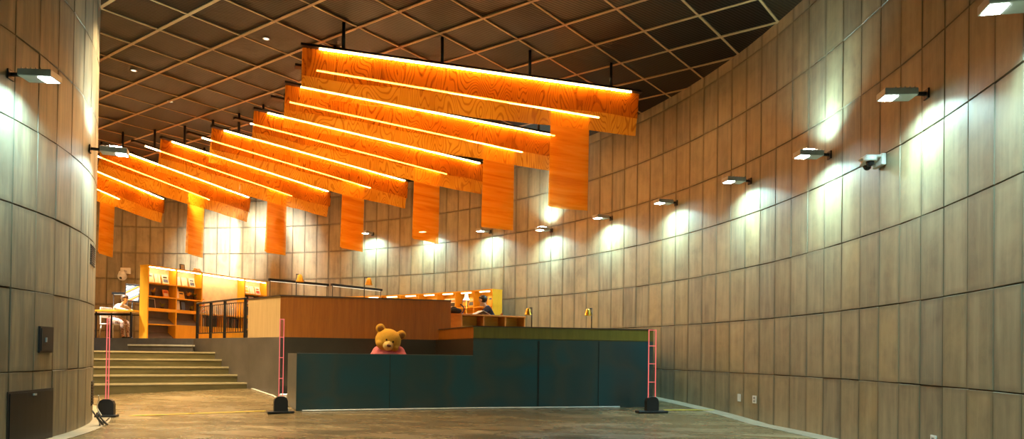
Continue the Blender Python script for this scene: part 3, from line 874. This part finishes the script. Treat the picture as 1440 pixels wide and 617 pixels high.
def display_book(label, loc, rotz, w, h, cover, group, lean=14, opened=False):
    """a picture book leaning back, cover towards -y"""
    bm = nb(); X = Matrix.Rotation(rad(-lean), 4, 'X')
    if opened:
        for s in (-1, 1):
            Y = X @ Matrix.Rotation(rad(18*s), 4, 'Z')
            box(bm, (0 if s > 0 else -w*.5, 0, 0), (w*.5 if s > 0 else 0, .012, h), Y, 0)
            box(bm, ((.004 if s > 0 else -w*.49), -.005, .006), ((w*.49 if s > 0 else -.004), .0, h-.006), Y, 1)
    else:
        box(bm, (-w/2, 0, 0), (w/2, .003, h), X, 0); box(bm, (-w/2, .015, 0), (w/2, .018, h), X, 0)
        box(bm, (-w/2, .003, 0), (-w/2+.004, .015, h), X, 0); box(bm, (-w/2+.004, .003, .004), (w/2-.004, .015, h-.004), X, 1)
        box(bm, (-w*.32, -.0015, h*.62), (w*.32, .0, h*.80), X, 2); box(bm, (-w*.36, -.0015, h*.15), (w*.36, 0, h*.52), X, 3)
    o = obj('picture_book', bm, [cover, M_PAGE, random.choice(M_BOOKC), random.choice(M_BOOKC)])
    o.location = Vector(loc) + Vector((0, 0, (.055 if opened else .019)*math.sin(rad(lean)) + .001)); o.rotation_euler = (0, 0, rotz)
    return tag(o, label, 'book', group)
GD = 'picture books displayed in the bookcase'
bayname = ['bay nearest the steps', 'second bay', 'wide niche', 'far end bay']
nbk = 0
for b_, xs in ((0, (.20, .45, .68)), (1, (1.08, 1.34, 1.58)), (3, (3.70, 3.95, 4.18))):
    for k, x in enumerate(xs):
        display_book(f'{ORD[k]} pale book in the lit top row, {bayname[b_]} of the bookcase', on_shelf(x, .12, lv[4]+.002), ROTS, .20, .25, [M_PAGE, M_BOOKC[0], M_PAGE][k % 3], GD, 16, k == 1)
names = ['orange', 'yellow', 'grey', 'brown', 'blue']; idx = {'orange': 1, 'yellow': 6, 'grey': 2, 'brown': 5, 'blue': 4}
for b_, xs in ((0, (.70,)), (1, (1.22,)), (3, (3.72, 4.16))):
    for k, x in enumerate(xs):
        c = names[(k + b_) % 5]
        display_book(f'{ORD[k]} book, {c} cover, second row down, {bayname[b_]} of bookcase', on_shelf(x, .12, lv[3]+.002), ROTS, .19, .20, M_BOOKC[idx[c]], GD, 16)
def board_thing(name, label, cat, x, y, z, w, h, d, mats, lean=10):
    t = empty(name, label, cat, on_shelf(x, y, z + d*math.sin(rad(lean)) + .001), ROTS); X = Matrix.Rotation(rad(-lean), 4, 'X')
    obj('frame', box(nb(), (-w/2, 0, 0), (w/2, d, h), X), mats[0], t)
    obj('picture', box(nb(), (-w/2+.02, -.004, .02), (w/2-.02, .0, h-.02), X), mats[1], t)
    return t
board_thing('white_box_frame', 'white board standing in the second row of the second bookcase bay', 'board', 1.02, .10, lv[3]+.002, .16, .27, .02, (M_WHITE, M_PAGE))
board_thing('display_board', 'white display panel in the bookcase third row, second bay', 'board', 1.07, .12, lv[2]+.002, .18, .30, .02, (M_WHITE, M_PAGE), 6)
board_thing('dark_picture_frame', 'dark framed picture in the bookcase third row, end bay', 'picture frame', .26, .15, lv[2]+.002, .26, .30, .02, (M_PAGE, M_BOOKC[7]), 8)
board_thing('dark_notice', 'dark notice board in the bookcase third row beside the white panel', 'board', 1.30, .14, lv[2]+.002, .16, .30, .02, (M_BOOKC[7], M_BOOKC[4]), 8)
board_thing('white_screen', 'bright white screen in the second row of the far bookcase bay', 'screen', 3.94, .16, lv[3]+.002, .20, .28, .02, (M_WHITE, M_PAGE), 6)
def multi_poster(name, M, w, h):
    t = NT(name); sp = t.n('ShaderNodeSeparateXYZ', {0: t.coords('Object', (1, 1, 1), (0, rad(24), 0))})
    f = t.math('FRACT', t.math('MULTIPLY', sp.outputs[2], 4.2 if h > .35 else 7.0))
    c = t.ramp(f, [(0, (.70, .66, .60)), (.22, (.62, .10, .04)), (.36, (.75, .42, .05)), (.48, (.10, .16, .32)), (.62, (.80, .77, .70)), (.8, (.20, .24, .28))], 'CONSTANT')
    return t.pbr(c, .4)
M_POST = multi_poster('striped poster print', None, .4, .4)
M_POST2 = multi_poster('small striped print', None, .2, .2)
board_thing('picture_card', 'small picture card with red and dark bands in the bookcase niche', 'picture', 1.98, .16, lv[2]+.002, .26, .44, .015, (M_BOOKC[6], M_POST2), 8)
for k, x in enumerate((2.46, 2.62, 2.80, 2.98, 3.12)):
    bm = nb(); h = (.24, .2, .26, .19, .23)[k]
    lathe(bm, [(.045, 0), (.05, .01), (.03, .03), (.035, h*.35), (.05, h*.55), (.03, h*.75), (.036, h*.9), (.012, h)], (0, 0, 0), 14)
    o = obj('white_figurine', bm, M_WHITE); o.location = on_shelf(x, .13, lv[2]+.001)
    tag(o, f'small white figurine in the lit bookcase niche, {ORD[k]} after the picture card', 'figurine', 'white figurines in the bookcase niche')
# dark book spines in the niche's lower row
for half_, x0 in ((0, 1.86), (1, 2.68)):
    x = x0
    for k in range(9):
        w = random.uniform(.035, .06); h = random.uniform(.24, .29)
        if True:
            bm = nb(); box(bm, (0, 0, 0), (w-.004, .17, h), None, 0); box(bm, (.003, .004, .004), (w-.007, .172, h+.001), None, 1)
            o = obj('shelved_book', bm, [[M_BOOKC[7], M_BOOKC[2], M_BOOKC[5], M_BOOKC[7]][k % 4], M_PAGE]); o.location = on_shelf(x, .06, lv[1]+.001); o.rotation_euler = (0, 0, ROTS)
            tag(o, f'{ORD[k]} upright book in the {"nearer" if not half_ else "farther"} low compartment under the bookcase niche', 'book', 'upright books under the bookcase niche')
        x += w + .022
def plant(label, loc, h, n, group, leaf=None):
    t = empty('potted_plant', label, 'plant', loc, random.uniform(0, 6), group)
    bm = nb(); lathe(bm, [(.035, 0), (.05, .09), (.053, .095), (.047, .095), (.04, .08)]); obj('pot', bm, M_POT, t)
    bm = nb()
    for k in range(n):
        a = 2*PI*k/n + random.uniform(-.2, .2); L = h*random.uniform(.8, 1.1); up = random.uniform(.5, .95)
        d = Vector((math.cos(a), math.sin(a), 0)); s = Vector((-d.y, d.x, 0))
        P = [Vector((0, 0, .08)) + d*L*.5*f*(1.2-up*.6) + Vector((0, 0, L*(up*f - .35*f*f))) for f in (0, .35, .7, 1)]
        W = (.006, .018, .014, .001)
        vs = [(bm.verts.new(p - s*w), bm.verts.new(p + s*w + Vector((0, 0, .004)))) for p, w in zip(P, W)]
        for A, B in zip(vs, vs[1:]): bm.faces.new((A[0], A[1], B[1], B[0]))
    obj('leaves', bm, leaf or M_LEAF, t)
plant('leafy potted plant in the bookcase planter row, end bay nearest the steps', on_shelf(.55, .10, lv[2]+.001), .26, 14, 'plants in the bookcase')
plant('leafy potted plant in the bookcase planter row, second bay', on_shelf(1.52, .09, lv[2]+.001), .22, 14, 'plants in the bookcase')
plant('yellow flowering pot in the second row of the bookcase bay nearest the steps', on_shelf(.26, .10, lv[3]+.001), .26, 22, 'plants in the bookcase', M_YLEAF)
plant('yellow flowering pot in the second row of the second bookcase bay', on_shelf(1.42, .10, lv[3]+.001), .24, 20, 'plants in the bookcase', M_YLEAF)
plant('dark leafy pot at the end of the second row, second bookcase bay', on_shelf(1.64, .10, lv[3]+.001), .24, 18, 'plants in the bookcase')
board_thing('small_photo_frame', 'small dark photo frame standing on top of the bookcase', 'picture frame', 1.22, .12, TOPZ+.036, .16, .16, .02, (M_BOOKC[7], M_BOOKC[2]), 8)
t = empty('shell_ornament', 'small pale model boat ornament on top of the bookcase', 'ornament', on_shelf(1.72, .12, TOPZ+.036), ROTS)
bm = nb(); ball(bm, (0, 0, .035), (.16, .05, .035)); obj('hull', bm, M_CREAM, t)
bm = nb(); ball(bm, (-.06, 0, .08), (.07, .035, .03)); ball(bm, (.06, 0, .075), (.05, .03, .03)); obj('cabin', bm, M_BOOKC[0], t)

# ------------------------------------------------------------------ long low bookcase along the far wall
t = empty('low_bookcase', 'long low orange bookcase curving along the far wall behind the reader', 'bookcase', (CX, CY, PLAT))
RI, RO = 14.62, 14.95; BT = 1.35
AS, NBY, AST = 43.1, 9, 2.75
def arc_box(a0, a1, r0, r1, z0, z1, n=3):
    bm = nb(); pv = None
    for k in range(n+1):
        a = a0 + (a1-a0)*k/n
        v = [bm.verts.new(pol(0, 0, r, a, z)) for (r, z) in ((r0, z0), (r1, z0), (r1, z1), (r0, z1))]
        if pv:
            for j in range(4): bm.faces.new((pv[j], v[j], v[(j+1)%4], pv[(j+1)%4]))
        else: bm.faces.new(v[::-1])
        pv = v
    bm.faces.new(pv); return bm
for k in range(NBY+1):
    a = AS + AST*k
    obj('end_panel' if k in (0, NBY) else 'divider', arc_box(a, a+.13, RI, RO, 0, BT, 1), M_SHELF if k else M_OLIVE if False else M_SHELF, t)
for z in (.06, .55, .96):
    obj('shelf_board', arc_box(AS, AS+AST*NBY, RI+.005, RO-.01, z-.03, z, 27), M_SHELF, t)
obj('top_board', arc_box(AS-.02, AS+AST*NBY+.15, RI-.01, RO, BT, BT+.035, 27), M_SHELF, t)
obj('back_panel', arc_box(AS+.13, AS+AST*NBY, RO-.012, RO, 0, BT, 27), M_SHELF, t)
for k in range(NBY):
    obj('light_strip', arc_box(AS+AST*k+.75, AS+AST*(k+1)-.6, RI+.05, RI+.08, BT-.025, BT-.006, 2), M_LEDLOW, t)
for k in range(NBY):
    for q in range(2):
        a = AS + AST*(k + .36 + .36*q); p = pol(CX, CY, RI+.12, a, PLAT+.961)
        c = [M_PAGE, M_PAGE, M_BOOKC[0], M_BOOKC[2]][(k*2+q) % 4] if k > 1 else [M_BOOKC[6], M_BOOKC[2]][q]
        display_book(f'{ORD[q]} picture book in the {ORD[k]} bay of the low curved bookcase', p, rad(a-90), .22, .27, c, 'picture books on the low curved bookcase', 14)

# ------------------------------------------------------------------ desk with cubbies, reader
D0 = Vector((-1.09, 15.37, PLAT)); dd = Vector((.889, .458, 0)); RD = math.atan2(dd.y, dd.x)
t = empty('cubby_desk', 'orange wood reading desk with open cubbies below its top', 'desk', D0, RD)
DL, DD, DH = 1.55, .62, .585
obj('desk_top', box(nb(), (-.01, -.02, DH-.035), (DL+.01, DD, DH), None, 0, .005), M_DESK, t)
for x in (0, .52, 1.04, DL-.03): obj('end_panel' if x in (0, DL-.03) else 'divider', box(nb(), (x, 0, 0), (x+.03, DD-.02, DH-.036)), M_DESK, t)
obj('back_panel', box(nb(), (.03, .34, 0), (DL-.03, .36, DH-.036)), M_DESKI, t)
ec = [(0, 0), (-.245, .135), (-.10, .60), (0, .60)]
obj('end_cabinet', prism(nb(), ec, 0, DH-.036), M_DESK, t); obj('end_top', prism(nb(), [(-.011, -.02), (-.27, .13), (-.115, .62), (-.011, .62)], DH-.035, DH), M_DESK, t)
obj('cubby_floor', box(nb(), (.03, 0.0, .30), (DL-.03, .34, .325)), M_DESKI, t)
MD = Matrix.Translation(D0) @ Matrix.Rotation(RD, 4, 'Z')
# backpack
t = empty('backpack', 'black backpack slumped on the reading desk end', 'bag', MD @ Vector((.02, .40, DH)), RD)
bm = nb(); ball(bm, (0, 0, .074), (.16, .12, .068)); ball(bm, (-.02, .02, .10), (.085, .08, .075)); o = remesh(obj('bag_body', bm, M_BAG, t), .012, 3)
bm = nb(); tube(bm, [(.10 + .09*math.sin(k*PI/8), -.05, .115 + .10*math.cos(k*PI/8)) for k in range(9)], .012, 6); obj('strap', bm, M_NAVY, t)
bm = nb()
for s in (-1, 1):
    Y = Matrix.Rotation(rad(s*26), 4, 'Y')
    box(bm, (0 if s > 0 else -.21, -.14, .0), (.21 if s > 0 else 0, .14, .006), Y, 0); box(bm, (.003 if s > 0 else -.205, -.135, .006), (.205 if s > 0 else -.003, .135, .014), Y, 1)
o = obj('open_book', bm, [M_BOOKC[5], M_PAGE]); o.location = MD @ Vector((.66, .44, DH+.094)); o.rotation_euler = (0, 0, RD)
for v in o.data.vertices: pass
tag(o, 'large open book tented on the reading desk in front of the boy', 'book')
bm = nb(); box(bm, (-.13, -.085, 0), (.13, .085, .004), None, 1); box(bm, (-.125, -.085, .004), (.125, .085, .01), None, 1)
o = obj('paper_sheets', bm, [M_PAGE, M_PAGE]); o.location = MD @ Vector((.335, .40, DH+.001)); o.rotation_euler = (0, 0, RD+1.5)
tag(o, 'loose white papers on the desk between backpack and book', 'paper')

def chair(name, label, loc, rotz, s, hs, mat):
    t = empty(name, label, 'chair', loc, rotz)
    obj('seat', box(nb(), (-.2*s, -.2*s, hs-.03), (.2*s, .2*s, hs), None, 0, .008), mat, t)
    bm = nb(); box(bm, (-.21*s, -.19*s, hs+.14*s), (-.185*s, .19*s, hs+.40*s), None, 0, .008); obj('backrest', bm, mat, t)
    for x in (-1, 1):
        for y in (-1, 1):
            bm = nb(); cyl(bm, (x*.17*s, y*.17*s, hs-.03), (x*.21*s, y*.20*s, 0), .016, .012, 8); obj('leg', bm, mat, t)
    for y in (-1, 1):
        bm = nb(); box(bm, (-.207*s, y*.17*s-.012, hs-.02), (-.186*s, y*.17*s+.012, hs+.3*s)); obj('back_post', bm, mat, t)
    return t

def seated(label, loc, rotz, s, hs, table, hair, shirt, trousers, skinm, hair_long=False, lean=.12):
    """a person sitting, facing local +x; table = height the forearms rest on"""
    t = empty('person', label, 'person', loc, rotz)
    V, E = [], []
    def v(x, y, z, r, p=None, r2=None):
        V.append((x, y, z, r) if r2 is None else (x, y, z, r, r2))
        if p is not None: E.append((p, len(V)-1))
        return len(V)-1
    hz = hs + .145*s; sh = hz + .42*s; lx = lean*s
    pel = v(0, 0, hz, .12*s); sp = v(lx*.35, 0, hz+.17*s, .115*s, pel); ch = v(lx*.8, 0, hz+.34*s, .125*s, sp)
    nk = v(lx*1.1, 0, hz+.49*s, .05*s, ch)
    h0 = v(lx*1.35+.026*s, 0, hz+.565*s, .066*s, nk); h1 = v(lx*1.5+.01*s, 0, hz+.64*s, .088*s, h0); h2 = v(lx*1.5, 0, hz+.71*s, .078*s, h1)
    HX, HZ = lx*1.5, hz+.65*s
    sleeves, legs = [], []
    for q in (-1, 1):
        hp = v(.02*s, q*.09*s, hz-.02*s, .085*s, pel); kn = v(.40*s, q*.11*s, max(hs+.05*s, .40*s), .062*s, hp)
        an = v(.40*s + .02*s, q*.11*s, .085*s, .038*s, kn); v(.50*s, q*.12*s, .035*s, .034*s, an); v(.60*s, q*.125*s, .03*s, .026*s, len(V)-1)
        legs.append([V[hp], V[kn], V[an]])
        so = v(lx*.9, q*.17*s, sh-.01*s, .058*s, ch); el = v(lx+.10*s, q*.22*s, max(table+.085*s, sh-.27*s), .043*s, so)
        wr = v(lx+.30*s, q*.12*s, table+.055*s, .029*s, el); pa = v(lx+.36*s, q*.105*s, table+.032*s, .034*s, wr, .020*s)
        sleeves.append([V[so], V[el], V[wr]])
        for k in range(4):
            oy = q*(.105 + (k-1.5)*.020)*s; L = (.060, .072, .068, .052)[k]*s
            f0 = v(lx+.395*s, oy, table+.034*s, .010*s, pa); f1 = v(lx+.395*s+L*.6, oy, table+.030*s, .0088*s, f0); v(lx+.395*s+L, oy, table+.016*s, .0075*s, f1)
        th_ = v(lx+.365*s, q*.072*s, table+.028*s, .011*s, pa); v(lx+.405*s, q*.052*s, table+.018*s, .0085*s, th_)
    skin('body', V, E, skinm, t, 2)
    # shirt and trousers follow the body
    W = [(0, 0, hz-.02*s, .135*s), (lx*.35, 0, hz+.17*s, .132*s), (lx*.8, 0, hz+.34*s, .158*s), (lx*1.05, 0, hz+.47*s, .092*s)]
    F = [(0, 1), (1, 2), (2, 3)]
    for sl in sleeves:
        i0 = len(W); W += [(*sl[0][:3], .088*s), (*sl[1][:3], .062*s), tuple(Vector(sl[1][:3]).lerp(Vector(sl[2][:3]), .97)) + (.042*s,)]
        F += [(2, i0), (i0, i0+1), (i0+1, i0+2)]
    skin('shirt', W, F, shirt, t, 2)
    W = [(0, 0, hz, .13*s)]; F = []
    for lg in legs:
        i0 = len(W); W += [(*lg[0][:3], .098*s), (*lg[1][:3], .075*s), tuple(Vector(lg[1][:3]).lerp(Vector(lg[2][:3]), .85)) + (.052*s,)]
        F += [(0, i0), (i0, i0+1), (i0+1, i0+2)]
    skin('trousers', W, F, trousers, t, 2)
    for q in (-1, 1):
        for W_ in (((.41*s, q*.11*s, .06*s, .046*s), (.50*s, q*.12*s, .042*s, .042*s), (.615*s, q*.125*s, .036*s, .032*s)),):
            skin('shoe', list(W_), [(0, 1), (1, 2)], M_BLACKP, t, 1)
    # hair cap, nose, ears, eyes, mouth
    bm = nb(); ball(bm, (HX-.022*s, 0, HZ+.030*s), (.122*s, .112*s, .118*s), None, 24, 16)
    for v_ in [v_ for v_ in bm.verts if v_.co.x > HX+.03*s and v_.co.z < HZ+.045*s]: v_.co.x = HX+.03*s - (HZ+.045*s-v_.co.z)*.6
    if hair_long: ball(bm, (HX-.07*s, 0, HZ-.06*s), (.06*s, .085*s, .11*s))
    obj('hair', bm, hair, t)
    bm = nb(); ball(bm, (HX+.092*s, 0, HZ-.018*s), (.016*s, .012*s, .018*s)); obj('nose', bm, skinm, t)
    for q in (-1, 1):
        bm = nb(); ball(bm, (HX-.0*s, q*.086*s, HZ-.01*s), (.020*s, .010*s, .030*s)); obj('ear', bm, skinm, t)
        bm = nb(); ball(bm, (HX+.080*s, q*.033*s, HZ+.015*s), (.010*s, .012*s, .008*s)); obj('eye', bm, M_EYE, t)
    bm = nb(); ball(bm, (HX+.076*s, 0, HZ-.058*s), (.010*s, .024*s, .006*s)); obj('mouth', bm, M_PINKC, t)
    return t
BOY = Vector((-.42, 16.72, PLAT)); BR = rad(188)
seated('dark-haired boy in a navy top sitting at the reading desk with an open book', BOY, BR, .80, .34, .60, M_HAIR, M_NAVY, M_TROUS, M_SKIN, False, .24)
chair('wooden_chair', 'small brown wooden chair under the boy at the reading desk', BOY, BR, .85, .34, M_WOODF)

# ------------------------------------------------------------------ study table beside the bookcase
t = empty('study_table', 'long yellow-topped study table on black legs beside the drum wall', 'table', (-10.9, 18.95, PLAT), rad(-6))
obj('table_top', box(nb(), (-1.35, -.35, .69), (1.28, .35, .735), None, 0, .006), M_SHELF, t)
for x in (-1.25, -.35, .2, 1.15):
    for y in (-.30, .30):
        bm = nb(); box(bm, (x-.014, y-.014, 0), (x+.014, y+.014, .69)); obj('leg', bm, M_BLACK, t)
bm = nb(); box(bm, (-1.25, -.31, .62), (1.15, -.29, .65)); box(bm, (-1.25, .29, .62), (1.15, .31, .65)); obj('apron_rail', bm, M_BLACK, t)
P1 = Vector((-10.80, 19.62, PLAT))
seated('person in a cream top and patterned trousers seated behind the study table', P1, rad(-14), .84, .42, .735, M_HAIRB, M_CREAM, M_PATT, M_SKIN, False, .26)
chair('white_chair', 'white chair under the person at the study table', P1 + Vector((-.06, .01, 0)), rad(-14), 1.1, .42, M_WHITE)
t = empty('poster_stand', 'black framed poster on a thin stand behind the study table', 'poster', (-10.68, 20.25, PLAT), rad(-6))
X = Matrix.Translation((0, 0, 1.06)) @ Matrix.Rotation(rad(4), 4, 'Y')
obj('frame', box(nb(), (-.23, 0, 0), (.23, .03, .50), X, 0, .006), M_BLACKP, t)
obj('poster', box(nb(), (-.195, -.004, .04), (.195, 0, .45), X), M_POST, t)
bm = nb(); cyl(bm, (0, .03, .02), (0, .03, 1.2), .014, seg=8); obj('pole', bm, M_BLACK, t)
bm = nb(); cyl(bm, (0, .03, 0), (0, .03, .02), .16, seg=24); obj('base', bm, M_BLACK, t)

# ------------------------------------------------------------------ light bars and brass lamps behind the parapet
def bar_lamp(label, a, b, ztop):
    a = Vector((a[0], a[1], 0)); b = Vector((b[0], b[1], 0)); L = (b-a).length
    t = empty('bar_lamp', label, 'lamp', (a.x, a.y, PLAT), math.atan2(b.y-a.y, b.x-a.x), 'black bar lamps on the platform')
    h = ztop-PLAT
    obj('bar', box(nb(), (0, -.035, h-.06), (L, .035, h), None, 0, .005), M_BLACK, t)
    obj('light_strip', box(nb(), (.05, -.008, h-.066), (L-.05, .008, h-.0605)), M_LEDBAR, t)
    for x in (.04, L-.04):
        bm = nb(); cyl(bm, (x, 0, .012), (x, 0, h-.055), .010, seg=8); obj('post', bm, M_BLACK, t)
        bm = nb(); cyl(bm, (x, 0, 0), (x, 0, .012), .09, seg=16); obj('foot', bm, M_BLACK, t)
bar_lamp('thin black bar lamp on two posts above the wood parapet, nearer the tall bookcase', (-5.77, 17.05), (-4.66, 18.24), 2.73)
bar_lamp('short black bar lamp standing behind the study table beside the striped poster', (-11.42, 20.6), (-10.95, 20.6), 2.63)
bar_lamp('thin black bar lamp on two posts above the wood parapet, nearer the low bookcase', (-4.55, 18.1), (-3.54, 19.5), 2.73)
def brass_lamp(label, loc, top, off, tiltd, sc=1.0):
    t = empty('brass_lamp', label, 'lamp', (loc[0], loc[1], PLAT), 0, 'brass shade reading lamps on the platform')
    h = top-PLAT
    bm = nb(); cyl(bm, (0, 0, 0), (0, 0, .02), .11, seg=24); obj('base', bm, M_BLACK, t)
    bm = nb(); cyl(bm, (0, 0, .02), (0, 0, h), .011, seg=10); obj('pole', bm, M_BLACK, t)
    bm = nb(); tube(bm, [(0, 0, h-.012), (off*.5, 0, h-.010), (off, 0, h-.035)], .010, 8); obj('arm', bm, M_BLACK, t)
    bm = nb(); s = sc
    lathe(bm, [(.028*s, -.015), (.045*s, -.03), (.062*s, -.09*s), (.085*s, -.165*s), (.09*s, -.175*s), (.082*s, -.168*s), (.058*s, -.09*s), (.03*s, -.04)], (off, 0, h), 20)
    obj('shade', bm, M_BRASS, t)
    bm = nb(); ball(bm, (off, 0, h-.115*s), .026); obj('bulb', bm, M_LEDBAR, t)
brass_lamp('brass shade lamp rising behind the wood parapet beside the first bar lamp', (-4.74, 15.8), 2.71, .08, 0, 1.0)
brass_lamp('brass shade lamp rising behind the wood parapet beside the second bar lamp', (-3.29, 16.0), 2.68, .10, 0, 1.0)
brass_lamp('brass shade lamp above the olive parapet beside the cubby desk', (.375, 14.0), 1.925, -.07, 0, .85)
brass_lamp('brass shade lamp alone above the middle of the olive parapet', (1.535, 14.0), 1.93, -.07, 0, .85)

t = empty('white_bell_lamp', 'white bell-shaped lamp in front of the low curved bookcase', 'lamp', (-1.12, 17.5, PLAT), 0)
bm = nb(); cyl(bm, (0, 0, 0), (0, 0, .02), .11, seg=24); obj('base', bm, M_BLACK, t)
bm = nb(); cyl(bm, (0, 0, .02), (0, 0, 1.08), .011, seg=10); obj('pole', bm, M_BRASS, t)
bm = nb(); lathe(bm, [(.022, 1.19), (.036, 1.18), (.045, 1.10), (.078, 1.045), (.09, 1.035), (.08, 1.04), (.04, 1.09), (.022, 1.17)], (0, 0, 0), 20); obj('shade', bm, M_SHADE, t)

# ------------------------------------------------------------------ camera
f_px, roll, pitch, v0 = 1016.31, .0137, .0110, 487.64
c, s = math.cos(roll), math.sin(roll); cp, sp_ = math.cos(pitch), math.sin(pitch)
right = Vector((c, -s*sp_, s*cp)); upv = Vector((-s, -c*sp_, c*cp)); fwd = Vector((0, cp, sp_))
cam = bpy.data.cameras.new('camera'); co = bpy.data.objects.new('camera', cam); COL.objects.link(co)
M = Matrix.Identity(4)
for r_ in range(3):
    M[r_][0] = right[r_]; M[r_][1] = upv[r_]; M[r_][2] = -fwd[r_]
M.translation = (0, 0, 1.0)
co.matrix_world = M
cam.sensor_fit = 'HORIZONTAL'; cam.sensor_width = 36; cam.lens = f_px*36/1440
cam.shift_x = 0; cam.shift_y = (v0-308.5)/1440
cam.clip_start = .05
scene.camera = co

w = bpy.data.worlds.new('world'); scene.world = w; w.use_nodes = True
w.node_tree.nodes['Background'].inputs[0].default_value = (.5, .45, .38, 1); w.node_tree.nodes['Background'].inputs[1].default_value = .05
scene.view_settings.view_transform = 'Standard'; scene.view_settings.look = 'None'
scene.view_settings.gamma = 1; scene.view_settings.use_curve_mapping = False
scene.view_settings.exposure = 0.65
scene.cycles.transparent_max_bounces = 24
scene.cycles.max_bounces = 10; scene.cycles.diffuse_bounces = 5
scene.cycles.sample_clamp_indirect = 6
